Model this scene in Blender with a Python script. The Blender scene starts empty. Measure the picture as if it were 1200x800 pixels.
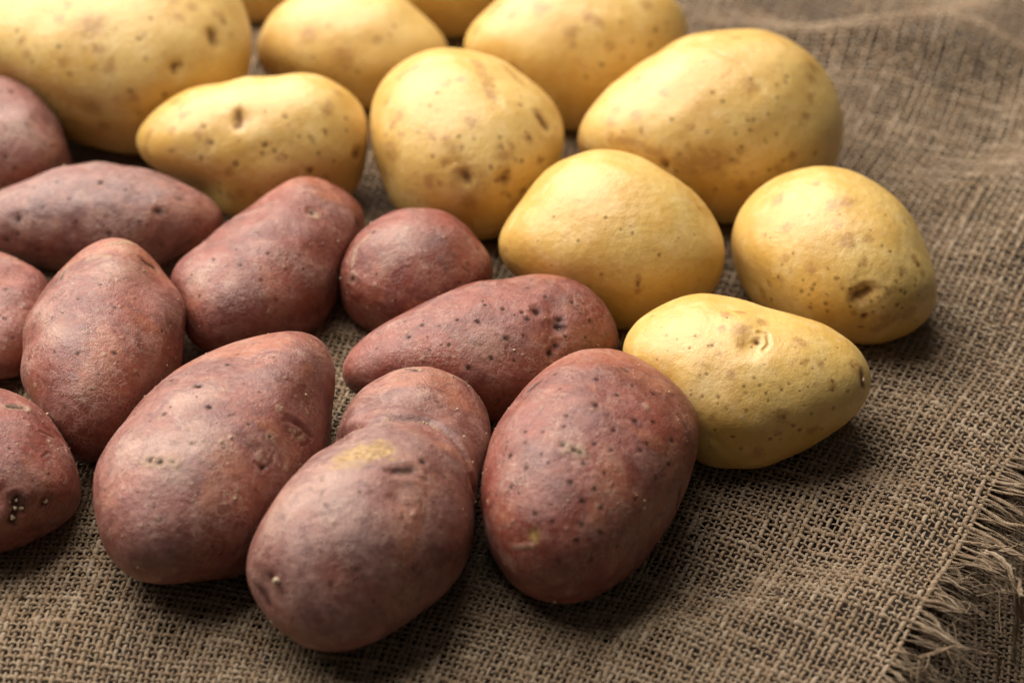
import bpy, bmesh, math, random
import numpy as np
from mathutils import Vector

scene = bpy.context.scene
COL = scene.collection
R = math.radians
rng = np.random.default_rng(7)
random.seed(7)

# ------------------------------------------------------------------ camera
PITCH, DIST = R(38), 0.78
cam_data = bpy.data.cameras.new('camera')
cam = bpy.data.objects.new('camera', cam_data)
COL.objects.link(cam)
cam.location = (0, -DIST * math.cos(PITCH), DIST * math.sin(PITCH))
cam.rotation_euler = (R(90) - PITCH, 0, 0)
cam_data.lens = 85
cam_data.sensor_width = 36
cam_data.sensor_fit = 'HORIZONTAL'
cam_data.clip_start = 0.072
cam_data.clip_end = 50
cam_data.dof.use_dof = True
cam_data.dof.focus_distance = 0.716
cam_data.dof.aperture_fstop = 7.5
cam_data.dof.aperture_blades = 0
scene.camera = cam

# ------------------------------------------------------------------ light
world = bpy.data.worlds.new('World')
scene.world = world
world.use_nodes = True
bg = world.node_tree.nodes['Background']
bg.inputs['Color'].default_value = (1.0, 0.93, 0.85, 1)
bg.inputs['Strength'].default_value = 0.072

def area(name, loc, target, size, power, color):
    d = bpy.data.lights.new(name, 'AREA')
    d.shape = 'RECTANGLE'
    d.size, d.size_y = size
    d.energy = power
    d.color = color
    o = bpy.data.objects.new(name, d)
    COL.objects.link(o)
    o.location = loc
    o.rotation_euler = (Vector(target) - Vector(loc)).to_track_quat('-Z', 'Y').to_euler()
    return o
area('window_light', (-0.46, 0.50, 0.86), (0, 0.05, 0), (1.40, 1.40), 49.0, (1.0, 0.94, 0.86))

scene.view_settings.view_transform = 'Standard'
scene.view_settings.look = 'None'
scene.view_settings.exposure = 0.0
scene.view_settings.gamma = 1.0
scene.cycles.use_denoising = True
scene.cycles.denoising_prefilter = 'FAST'
scene.cycles.use_adaptive_sampling = False
scene.cycles.max_bounces = 6

# ------------------------------------------------------------------ helpers
def mesh_from_arrays(name, V, F, smooth=True):
    me = bpy.data.meshes.new(name)
    V = np.asarray(V, dtype=np.float32); F = np.asarray(F, dtype=np.int32)
    n, k = F.shape
    me.vertices.add(len(V)); me.vertices.foreach_set('co', V.ravel())
    me.loops.add(n * k); me.loops.foreach_set('vertex_index', F.ravel())
    me.polygons.add(n)
    me.polygons.foreach_set('loop_start', np.arange(0, n * k, k, dtype=np.int32))
    me.polygons.foreach_set('loop_total', np.full(n, k, dtype=np.int32))
    me.polygons.foreach_set('use_smooth', np.full(n, smooth, dtype=bool))
    me.update(calc_edges=True)
    return me

def float_attr(me, name, vals):
    a = me.attributes.new(name, 'FLOAT', 'POINT')
    a.data.foreach_set('value', np.asarray(vals, dtype=np.float32))

def link(name, me, mat, parent=None, **props):
    o = bpy.data.objects.new(name, me)
    COL.objects.link(o)
    if me is not None and mat is not None:
        me.materials.clear(); me.materials.append(mat)
    if parent is not None: o.parent = parent
    for k, v in props.items(): o[k] = v
    return o

class Nodes:
    """small wrapper that keeps node code short"""
    def __init__(self, name):
        self.mat = bpy.data.materials.new(name); self.mat.use_nodes = True
        self.t = self.mat.node_tree
        self.bsdf = self.t.nodes['Principled BSDF']
        self.out = self.t.nodes['Material Output']
    def set(self, sock, v):
        if isinstance(v, bpy.types.NodeSocket): self.t.links.new(v, sock)
        elif isinstance(v, tuple) and len(v) == 3 and sock.type == 'RGBA': sock.default_value = (*v, 1)
        else: sock.default_value = v
    def attr(self, name):
        n = self.t.nodes.new('ShaderNodeAttribute'); n.attribute_name = name; return n.outputs['Fac']
    def coord(self): return self.t.nodes.new('ShaderNodeTexCoord').outputs['Object']
    def noise(self, scale, detail=3, rough=.55, vec=None, dist=0, out='Fac'):
        n = self.t.nodes.new('ShaderNodeTexNoise')
        n.inputs['Scale'].default_value = scale; n.inputs['Detail'].default_value = detail
        n.inputs['Roughness'].default_value = rough; n.inputs['Distortion'].default_value = dist
        self.set(n.inputs['Vector'], vec if vec is not None else self.coord()); return n.outputs[out]
    def voronoi(self, scale, vec=None, out='Distance', feature='F1', rand=1.0):
        n = self.t.nodes.new('ShaderNodeTexVoronoi'); n.feature = feature
        n.inputs['Scale'].default_value = scale; n.inputs['Randomness'].default_value = rand
        self.set(n.inputs['Vector'], vec if vec is not None else self.coord())
        return n.outputs[out] if out else n
    def math(self, op, a, b=0.0, clamp=False):
        n = self.t.nodes.new('ShaderNodeMath'); n.operation = op; n.use_clamp = clamp
        self.set(n.inputs[0], a); self.set(n.inputs[1], b); return n.outputs[0]
    def ramp(self, x, lo, hi, a=0.0, b=1.0):
        n = self.t.nodes.new('ShaderNodeMapRange'); n.interpolation_type = 'SMOOTHSTEP'
        self.set(n.inputs['Value'], x)
        for k, v in (('From Min', lo), ('From Max', hi), ('To Min', a), ('To Max', b)): self.set(n.inputs[k], v)
        return n.outputs['Result']
    def mix(self, f, a, b, mode='MIX'):
        n = self.t.nodes.new('ShaderNodeMix'); n.data_type = 'RGBA'; n.blend_type = mode
        self.set(n.inputs['Factor'], f); self.set(n.inputs['A'] if False else n.inputs[6], a); self.set(n.inputs[7], b)
        return n.outputs[2]
    def vmath(self, op, a, b):
        n = self.t.nodes.new('ShaderNodeVectorMath'); n.operation = op
        self.set(n.inputs[0], a); self.set(n.inputs[1], b); return n.outputs[0]
    def bump(self, h, strength, dist, prev=None):
        n = self.t.nodes.new('ShaderNodeBump'); n.inputs['Strength'].default_value = strength
        n.inputs['Distance'].default_value = dist; self.set(n.inputs['Height'], h)
        if prev is not None: self.set(n.inputs['Normal'], prev)
        return n.outputs['Normal']
    def combine(self, x, y, z):
        n = self.t.nodes.new('ShaderNodeCombineXYZ')
        for i, v in enumerate((x, y, z)): self.set(n.inputs[i], v)
        return n.outputs[0]
    def finish(self, color, rough, normal=None, **kw):
        self.set(self.bsdf.inputs['Base Color'], color); self.set(self.bsdf.inputs['Roughness'], rough)
        if normal is not None: self.set(self.bsdf.inputs['Normal'], normal)
        for k, v in kw.items(): self.set(self.bsdf.inputs[k.replace('_', ' ')], v)
        return self.mat

# ------------------------------------------------------------------ materials
def red_skin():
    m = Nodes('red_potato_skin')
    big = m.noise(55, 3, .5); mid = m.noise(210, 4, .6, dist=.6); fine = m.noise(1500, 5, .7); grain = m.noise(3800, 3, .7)
    col = m.mix(m.ramp(big, .3, .7), (.150, .025, .015), (.265, .062, .038))
    col = m.mix(m.math('MULTIPLY', m.ramp(mid, .45, .75), .5), col, (.345, .115, .074))
    col = m.mix(m.math('MULTIPLY', m.attr('tone'), .85), col, m.mix(m.ramp(mid, .35, .7), (.130, .058, .054), (.27, .150, .130)))
    col = m.mix(m.math('MULTIPLY', m.ramp(m.noise(38, 3, .5, dist=.8), .5, .66), .55), col, (.36, .120, .058))
    # dry soil film, patchy and grainy
    film = m.math('MULTIPLY', m.ramp(m.noise(85, 5, .66, dist=1.6), .46, .70), m.ramp(fine, .32, .68, .25, 1.0))
    film = m.math('ADD', m.math('MULTIPLY', film, .44), m.math('MULTIPLY', m.attr('pale'), m.ramp(fine, .25, .7, .35, .95)), True)
    col = m.mix(film, col, (.47, .30, .23))
    col = m.mix(m.math('MULTIPLY', m.ramp(grain, .52, .72), .22), col, (.10, .035, .026))
    flake = m.noise(520, 8, .78, dist=.8)
    col = m.mix(m.math('MULTIPLY', m.ramp(flake, .55, .68), .36), col, (.50, .335, .24))
    col = m.mix(m.math('MULTIPLY', m.ramp(m.noise(130, 6, .7, dist=2.0), .50, .66), .55), col, (.095, .026, .022))
    col = m.mix(m.math('MULTIPLY', m.ramp(m.noise(2600, 4, .8), .62, .72), .5), col, (.56, .41, .30))
    # fine cracked netting of the skin
    crack = m.voronoi(430, m.vmath('ADD', m.coord(), m.vmath('MULTIPLY', m.noise(600, 3, out='Color'), (.0022, .0022, .0022))), 'Distance', 'DISTANCE_TO_EDGE')
    crack = m.math('MULTIPLY', m.ramp(crack, .0, .075, 1.0, .0), m.ramp(m.noise(75, 4, .6), .46, .66))
    col = m.mix(m.math('MULTIPLY', crack, .55), col, (.50, .33, .245))
    # scattered lenticels
    wob = m.vmath('ADD', m.coord(), m.vmath('MULTIPLY', m.noise(1100, 2, .5, out='Color'), (.0008, .0008, .0008)))
    v = m.voronoi(170, wob, None)
    pick = m.t.nodes.new('ShaderNodeSeparateColor'); m.t.links.new(v.outputs['Color'], pick.inputs[0])
    size = m.math('MULTIPLY', m.ramp(pick.outputs[0], .30, 1.0, .0, .135), m.ramp(m.noise(60, 2), .35, .65, .25, 1.3))
    dot = m.math('MULTIPLY', m.math('LESS_THAN', v.outputs['Distance'], size), m.ramp(fine, .2, .6, .4, .9))
    col = m.mix(m.math('MULTIPLY', dot, .75), col, (.075, .030, .022))
    col = m.mix(m.math('MULTIPLY', m.attr('brown'), .6), col, (.10, .040, .030))
    col = m.mix(m.math('MULTIPLY', m.attr('flesh'), m.ramp(m.noise(420, 4, .65), .25, .5, .1, 1)), col,
                m.mix(m.ramp(m.noise(700, 3), .35, .65), (.22, .110, .030), (.42, .255, .085)))
    col = m.mix(m.math('MULTIPLY', m.attr('tan'), m.ramp(m.noise(950, 5, .7), .32, .58)), col,
                m.mix(m.ramp(grain, .35, .65), (.22, .110, .055), (.46, .30, .19)))
    col = m.mix(m.math('MULTIPLY', m.attr('dark'), .97), col, (.026, .014, .010))
    n = m.bump(fine, .38, .0010)
    n = m.bump(m.noise(330, 4, .6), .35, .0016, n)
    n = m.bump(m.math('MULTIPLY', dot, -1.0), .5, .0006, n)
    n = m.bump(crack, .25, .0004, n)
    n = m.bump(m.math('MULTIPLY', m.attr('tan'), m.noise(1700, 4, .7)), .4, .0010, n)
    rough = m.ramp(mid, .3, .7, .33, .52)
    return m.finish(col, rough, n, Specular_IOR_Level=m.math('MULTIPLY', m.math('SUBTRACT', 1.0, m.attr('dark')), .55))

def yellow_skin():
    m = Nodes('yellow_potato_skin')
    big = m.noise(42, 3, .5); mid = m.noise(170, 4, .6, dist=.5); fine = m.noise(1300, 4, .65)
    col = m.mix(m.ramp(big, .3, .7), (.56, .325, .070), (.65, .445, .145))
    col = m.mix(m.math('MULTIPLY', m.ramp(mid, .5, .78), .5), col, (.73, .53, .26))
    russet = m.math('MULTIPLY', m.ramp(m.noise(95, 5, .65, dist=1.5), .57, .74), m.ramp(fine, .35, .65, .15, 1.0))
    col = m.mix(m.math('MULTIPLY', russet, .72), col, (.40, .205, .062))
    col = m.mix(m.math('MULTIPLY', m.attr('pale'), .55), col, (.74, .57, .32))
    net = m.noise(700, 8, .78, dist=.6)
    col = m.mix(m.math('MULTIPLY', m.ramp(net, .52, .66), .48), col, (.50, .290, .095))
    col = m.mix(m.math('MULTIPLY', m.ramp(m.noise(260, 6, .7, dist=1.5), .53, .68), .45), col, (.47, .265, .085))
    col = m.mix(m.math('MULTIPLY', m.ramp(m.noise(2300, 4, .8), .62, .74), .30), col, (.33, .165, .055))
    wob = m.vmath('ADD', m.coord(), m.vmath('MULTIPLY', m.noise(1100, 2, out='Color'), (.0008, .0008, .0008)))
    v = m.voronoi(185, wob, None)
    pick = m.t.nodes.new('ShaderNodeSeparateColor'); m.t.links.new(v.outputs['Color'], pick.inputs[0])
    size = m.math('MULTIPLY', m.ramp(pick.outputs[0], .25, 1.0, .0, .125), m.ramp(m.noise(60, 2), .35, .65, .2, 1.3))
    dot = m.math('MULTIPLY', m.math('LESS_THAN', v.outputs['Distance'], size), m.ramp(fine, .2, .6, .3, .9))
    col = m.mix(m.math('MULTIPLY', dot, .7), col, (.23, .095, .028))
    col = m.mix(m.math('MULTIPLY', m.attr('brown'), m.ramp(m.noise(520, 4, .65), .25, .6, .15, .85)), col, (.30, .130, .034))
    col = m.mix(m.math('MULTIPLY', m.attr('tan'), .8), col, (.62, .47, .28))
    col = m.mix(m.math('MULTIPLY', m.attr('dark'), .92), col, (.092, .036, .013))
    n = m.bump(fine, .20, .0008)
    n = m.bump(m.noise(300, 4, .6), .22, .0016, n)
    n = m.bump(m.math('MULTIPLY', dot, -1.0), .4, .0005, n)
    rough = m.ramp(mid, .3, .7, .34, .48)
    return m.finish(col, rough, n, Specular_IOR_Level=m.math('MULTIPLY', m.math('SUBTRACT', 1.0, m.attr('dark')), .55), Subsurface_Weight=.12,
                    Subsurface_Radius=(.0045, .0022, .0007), Subsurface_Scale=1.0)

def jute(name, dark=1.0):
    m = Nodes(name)
    al, ar, tid = m.attr('along'), m.attr('around'), m.attr('tid')
    twist = m.math('ADD', m.math('MULTIPLY', al, 900.0), m.math('MULTIPLY', ar, 2.0))
    fib = m.noise(1.0, 4, .65, m.combine(m.math('MULTIPLY', al, 260.0), m.math('MULTIPLY', twist, 3.2), m.math('MULTIPLY', tid, 70.0)))
    slub = m.noise(1.0, 3, .6, m.combine(m.math('MULTIPLY', al, 130.0), m.math('MULTIPLY', tid, 91.0), 0.0))
    patch = m.noise(28, 3, .55)
    d = dark
    col = m.mix(m.ramp(fib, .30, .70), (.17*d, .105*d, .055*d), (.64*d, .465*d, .30*d))
    col = m.mix(m.math('MULTIPLY', m.ramp(slub, .42, .70), .75), col, (.72*d, .57*d, .41*d))
    col = m.mix(m.math('MULTIPLY', m.ramp(m.math('FRACT', m.math('MULTIPLY', tid, 13.7)), .55, 1.0), .4), col, (.42*d, .255*d, .14*d))
    col = m.mix(m.math('MULTIPLY', m.ramp(patch, .35, .65), .28), col, (.36*d, .245*d, .165*d))
    n = m.bump(fib, .8, .0006)
    return m.finish(col, .82, n, Specular_IOR_Level=.2)

def plain(name, c, rough=.7, scale=2500):
    m = Nodes(name)
    return m.finish(m.mix(m.noise(scale, 3), tuple(x*.55 for x in c), c), rough, m.bump(m.noise(scale*.7, 3), .4, .0004))

def dark_wood():
    m = Nodes('dark_table_wood')
    g = m.noise(1.0, 5, .6, m.vmath('MULTIPLY', m.coord(), (6.0, 120.0, 20.0)))
    return m.finish(m.mix(m.ramp(g, .3, .7), (.018, .011, .007), (.045, .027, .016)), .6, m.bump(g, .3, .001))

RED, YELLOW = red_skin(), yellow_skin()
JUTE = jute('jute_yarn', .66)
BUD = plain('pale_sprout', (.62, .46, .31))
SOIL = plain('dry_soil', (.62, .47, .30))
WOOD = dark_wood()

# ------------------------------------------------------------------ potato shapes: centre, harmonic radius (x 1e-4), surface marks, small bits
SPUDS = {
    'R1': dict(at=[-0.17721, 0.09336, 0.01513],
        sh=[-135640,-21,1472,308,-2430,324,-2923,73,-772,223,-542,-215,1956,-56,-423,-416,168,-36,416,-403,-767,-45,36,-22,-61,7,262,-65,-112,137,-108,-19,-31,-29,-74,180,-22,-37,15,37,4,104,450,30,-55,-32,2,72,-35,-18,-12,-40,-73,46,69,-77,-335,38,30,89,37,-16,-7,-3,18,-21,-24,-4,6,10,-106,51,53,-19,-15,5,20,14,3,-26,-17,13,9,-7,-5,1,-1,-13,51,-10,166,-14,-9,-36,-7,15,-9,0,-22,11],
        marks=[('d',0.79,[82,-10,997]),('d',0.89,[238,13,971]),('d',0.88,[214,-906,364]),('d',0.78,[309,-928,207]),('d',0.69,[489,-545,681]),('d',0.69,[673,-629,390]),('w',6.87,[413,-579,703])],
        bits=[]),
    'R2': dict(at=[-0.13931, 0.04921, 0.01298],
        sh=[-135731,-321,2561,-117,93,122,-6521,55,4799,-85,162,90,1431,-14,595,125,205,259,-104,-287,341,-46,-1555,-181,798,-20,31,84,-108,4,-405,68,250,-69,102,37,62,119,-54,-215,65,147,342,28,421,68,-399,-34,225,-17,-9,58,-3,-26,5,-66,-113,-41,-298,-13,12,-9,36,3,37,75,-29,-123,36,141,-47,-26,-147,22,52,-25,201,33,-161,-17,97,5,-29,14,25,-23,-9,-44,25,46,177,32,103,10,-89,-23,-12,24,-1,-19],
        marks=[('e',1.33,[829,-390,401]),('e',1.51,[-816,-462,347]),('d',0.95,[204,-195,959]),('d',0.85,[570,-274,775]),('d',1.05,[919,-135,369]),('d',0.76,[-533,-105,840]),('d',0.67,[-767,-110,633]),('d',0.66,[-637,-503,584]),('d',0.66,[-170,-818,549]),('d',0.76,[689,-603,402]),('d',0.57,[-314,-503,805]),('b',1.71,[-127,-239,963]),('b',2.46,[-822,-423,381]),('b',2.08,[-661,-490,568]),('b',4.72,[-526,-682,509]),('e',1.14,[-887,-456,74]),('e',0.85,[-819,-540,197]),('d',1.13,[360,-860,362]),('d',0.76,[-698,-716,28]),('d',0.76,[847,-532,16]),('d',0.66,[-39,-999,-37]),('d',0.67,[646,-725,-240])],
        bits=[]),
    'R3': dict(at=[-0.07844, 0.02111, 0.01459],
        sh=[-131598,9,1830,10,3707,315,-7168,-539,-2283,179,1014,120,1391,-581,-415,665,-423,30,-940,-200,368,-16,622,7,-162,-13,-68,-9,-23,-13,-443,103,-122,-190,26,29,89,46,94,18,281,117,435,-77,-169,127,4,-106,108,110,116,-69,-141,-25,-115,-40,-114,-39,157,126,-25,-139,-70,24,28,2,-31,-32,-78,-24,79,-37,-248,3,-47,-38,34,-10,-59,8,-32,2,-76,-127,-40,109,122,16,72,46,205,-35,-48,-15,-31,74,122,43,-65,-62],
        marks=[('w',2.34,[-296,-852,431]),('w',4.52,[-574,-725,380]),('d',0.82,[-542,-633,553]),('d',0.81,[-521,-806,280]),('d',0.72,[-248,-775,581]),('d',0.63,[-16,-884,467]),('d',0.64,[505,-722,473]),('d',0.55,[-360,-604,711]),('d',0.55,[54,-697,715]),('d',0.63,[-338,-910,241]),('d',0.54,[146,-953,267]),('e',1.3,[608,239,757]),('t',2.42,[632,210,746]),('e',1.13,[877,416,240]),('t',0.36,[611,-790,-42]),('t',0.46,[-837,327,438]),('t',0.41,[-543,-675,499]),('t',0.55,[-541,-104,834]),('t',0.6,[-898,-43,437]),('t',0.44,[-191,-348,918]),('t',0.48,[-151,-937,316]),('t',0.55,[920,-369,-133]),('t',0.61,[265,-785,559]),('t',0.63,[355,-933,-51])],
        bits=[]),
    'R4': dict(at=[-0.03171, 0.018, 0.01413],
        sh=[-136463,-446,1958,85,1105,242,-3783,5,658,28,-84,47,1620,101,-112,-154,64,128,-229,-299,-642,60,-219,-7,79,23,-103,-20,209,113,-108,-92,125,93,-39,-74,-2,51,-13,-92,-32,84,497,0,29,18,-75,16,17,-5,-18,-6,65,15,-77,-105,-348,35,-27,-51,-1,34,9,3,10,11,-11,-39,-3,32,72,61,-29,-31,32,-5,44,6,-29,-5,-5,10,4,-9,2,8,-15,-18,-39,4,198,21,-20,19,-2,-7,1,-6,-3,0],
        marks=[('e',0.92,[-791,-537,293]),('e',0.74,[-607,-55,793]),('t',1.11,[-812,-403,422,-812,-191,552,-634,-95,767]),('t',1.1,[-797,-496,346]),('d',0.84,[907,-16,422]),('d',0.47,[-961,55,271]),('d',0.55,[-215,-948,233]),('d',0.55,[105,-991,84]),('d',0.64,[688,-658,307]),('d',0.46,[-494,-710,502]),('w',6.41,[-186,-302,935]),('w',3.65,[-357,-588,726]),('b',4.13,[385,-346,856]),('b',3.66,[547,-499,672]),('t',0.45,[-752,-548,366]),('t',0.64,[493,-213,843]),('t',0.52,[-491,-784,379]),('t',0.5,[834,-547,68]),('t',0.37,[-253,-942,221]),('t',0.5,[-57,-721,691])],
        bits=[]),
    'R5': dict(at=[-0.1261, -0.02621, 0.01881],
        sh=[-127313,-410,1177,221,207,462,-4392,-133,-4712,-166,-88,202,1154,-15,-272,-71,43,186,-15,-325,-335,82,847,-23,865,31,58,17,32,20,39,-44,-458,17,91,-4,-2,-169,-48,95,-7,73,344,-33,24,26,-132,-17,-297,-47,-19,7,-77,49,48,-91,-209,-41,101,45,121,-14,-23,27,-19,128,105,19,-13,-95,36,38,-54,-35,-196,40,-14,-84,31,102,128,52,-2,-7,58,-15,-28,-11,-19,42,93,20,122,26,-111,-62,-8,-19,-8,14],
        marks=[('t',2.01,[17,805,593,117,848,517,177,907,382]),('t',1.33,[-189,612,768,-40,621,783,63,561,826]),('t',0.88,[-422,660,622,-495,326,805]),('t',0.71,[-745,440,501,-792,441,422]),('t',1.03,[-463,-857,227]),('t',0.86,[-586,-806,85]),('t',0.76,[71,-937,342]),('e',0.99,[362,746,559,467,767,440]),('e',0.53,[-459,501,733,-495,309,812]),('d',0.7,[62,-17,998]),('d',0.61,[-195,-259,946]),('d',0.6,[-294,-785,545]),('d',0.68,[-64,-827,559]),('d',0.85,[249,-802,543]),('d',0.6,[273,-658,702]),('d',0.51,[71,-937,342]),('d',0.52,[272,-381,883]),('d',0.52,[505,-102,857]),('d',0.51,[-127,-968,215]),('d',0.51,[447,-833,324]),('d',0.61,[777,-374,506]),('d',0.53,[874,-139,465]),('d',0.42,[113,-902,417]),('d',0.43,[-463,-446,766]),('d',0.51,[320,-924,207]),('w',7.5,[181,351,919]),('w',3.59,[160,754,637]),('w',3.43,[-758,-74,648,-317,-670,671]),('g',0.54,[-233,537,811,-101,594,798,72,670,739]),('g',0.55,[59,801,596,165,928,333]),('t',0.7,[285,-959,3]),('t',0.74,[168,-821,545]),('t',0.39,[456,-877,-154]),('t',0.52,[321,-895,310]),('t',0.63,[-146,-944,297]),('t',0.57,[339,-689,641]),('t',0.59,[424,-830,364]),('t',0.65,[-684,72,726]),('t',0.51,[331,-356,874]),('t',0.63,[255,137,957]),('t',0.53,[-372,173,912]),('t',0.37,[-152,-311,938]),('t',0.39,[-411,-711,570]),('t',0.48,[259,-846,465]),('s',0.27,[-82,-953,291,-42,-955,295,-5,-953,303]),('s',0.22,[-213,-919,333,-231,-921,313,-254,-922,292]),('s',0.28,[194,-496,847,109,-453,885,30,-366,930]),('s',0.3,[488,-753,442,459,-777,431,426,-799,424]),('s',0.21,[639,-731,-238,593,-799,-101,560,-829,14]),('s',0.36,[-300,-757,581,-341,-731,591,-380,-701,604]),('s',0.27,[-8,-654,756,5,-693,721,-3,-728,686]),('s',0.29,[654,-749,-108,602,-798,3,573,-815,90]),('s',0.29,[17,-475,880,80,-464,882,141,-434,890])],
        bits=[]),
    'R6': dict(at=[-0.16567, 0.00209, 0.00923],
        sh=[-144287,-269,4082,-23,-1267,55,-8055,-52,-3354,-236,-341,216,1337,59,-509,-37,356,-114,278,-57,822,168,1200,-155,157,81,196,12,-86,-94,-817,71,-132,-112,42,59,-62,46,-91,30,-137,76,383,-14,-440,-16,-121,28,51,-6,-62,-44,-49,32,119,16,216,11,277,18,19,12,-26,-45,-17,-15,36,-20,54,-18,6,-63,-409,9,-11,25,91,-6,-5,22,-27,-23,25,31,59,19,-41,-25,-72,28,116,-28,-235,15,-51,-27,8,22,39,43],
        marks=[('d',0.82,[373,-295,880]),('d',0.9,[338,-781,526]),('d',0.72,[383,-870,311]),('t',0.91,[652,-493,575])],
        bits=[]),
    'R7': dict(at=[-0.15201, -0.083, 0.01563],
        sh=[-132824,-431,1692,144,-483,172,-4036,-2,-990,247,-404,-86,1684,61,-532,-427,-63,99,107,-295,-596,35,71,130,146,74,47,-72,79,130,-135,-67,44,47,-78,31,-4,13,16,-21,-84,60,544,6,-9,-87,-54,20,-14,-6,-7,-33,-3,28,15,-106,-346,24,26,20,35,3,-19,24,-5,-22,-9,1,1,-8,3,63,-58,-19,-31,4,7,5,20,2,-23,0,2,5,11,18,-4,-5,-29,7,228,19,-6,-17,-14,-7,13,1,5,-1],
        marks=[('e',0.93,[296,354,887,379,370,848,441,401,803]),('e',1.35,[412,-899,149,447,-857,258,470,-811,349]),('e',1.09,[518,-825,225]),('e',1.28,[746,-643,172]),('t',1.58,[267,343,901,516,432,740]),('g',0.56,[735,86,673,848,165,503,937,126,325]),('g',0.46,[769,-304,563,826,-188,531,858,-188,478]),('h',3.65,[302,-849,434,476,-847,236,744,-652,149]),('d',0.55,[784,-462,414]),('d',0.64,[415,-423,805]),('d',0.54,[629,-625,462]),('d',0.55,[901,-364,235]),('t',0.55,[828,0,560]),('t',0.57,[596,65,800]),('t',0.31,[473,-300,828]),('t',0.53,[503,178,846]),('t',0.57,[616,541,573]),('t',0.31,[449,-464,764]),('t',0.59,[905,-374,205]),('t',0.37,[654,-361,665])],
        bits=[('sprout_bud',0.72,[413,-898,154]),('sprout_bud',0.63,[447,-856,261]),('sprout_bud',0.63,[519,-824,228]),('sprout_bud',0.45,[472,-812,342]),('sprout_bud',0.91,[751,-636,176])]),
    'R8': dict(at=[-0.08454, -0.0799, 0.02032],
        sh=[-122679,-60,943,490,2975,373,-5753,-200,-2997,-4,569,205,1235,-397,-145,483,-480,-207,-699,-124,-176,48,924,-9,-112,165,-57,-158,58,40,-168,104,-123,-93,-147,-68,3,100,242,34,77,92,377,-3,-61,-6,-110,61,124,-31,5,-37,-15,25,-110,-55,-260,17,107,-58,50,50,9,5,80,-23,-100,-42,-39,-6,73,-23,-82,7,-134,-5,63,14,-25,-99,-59,-62,-30,62,-14,-29,58,43,10,18,168,6,28,53,-8,9,-40,-17,60,-2],
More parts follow.
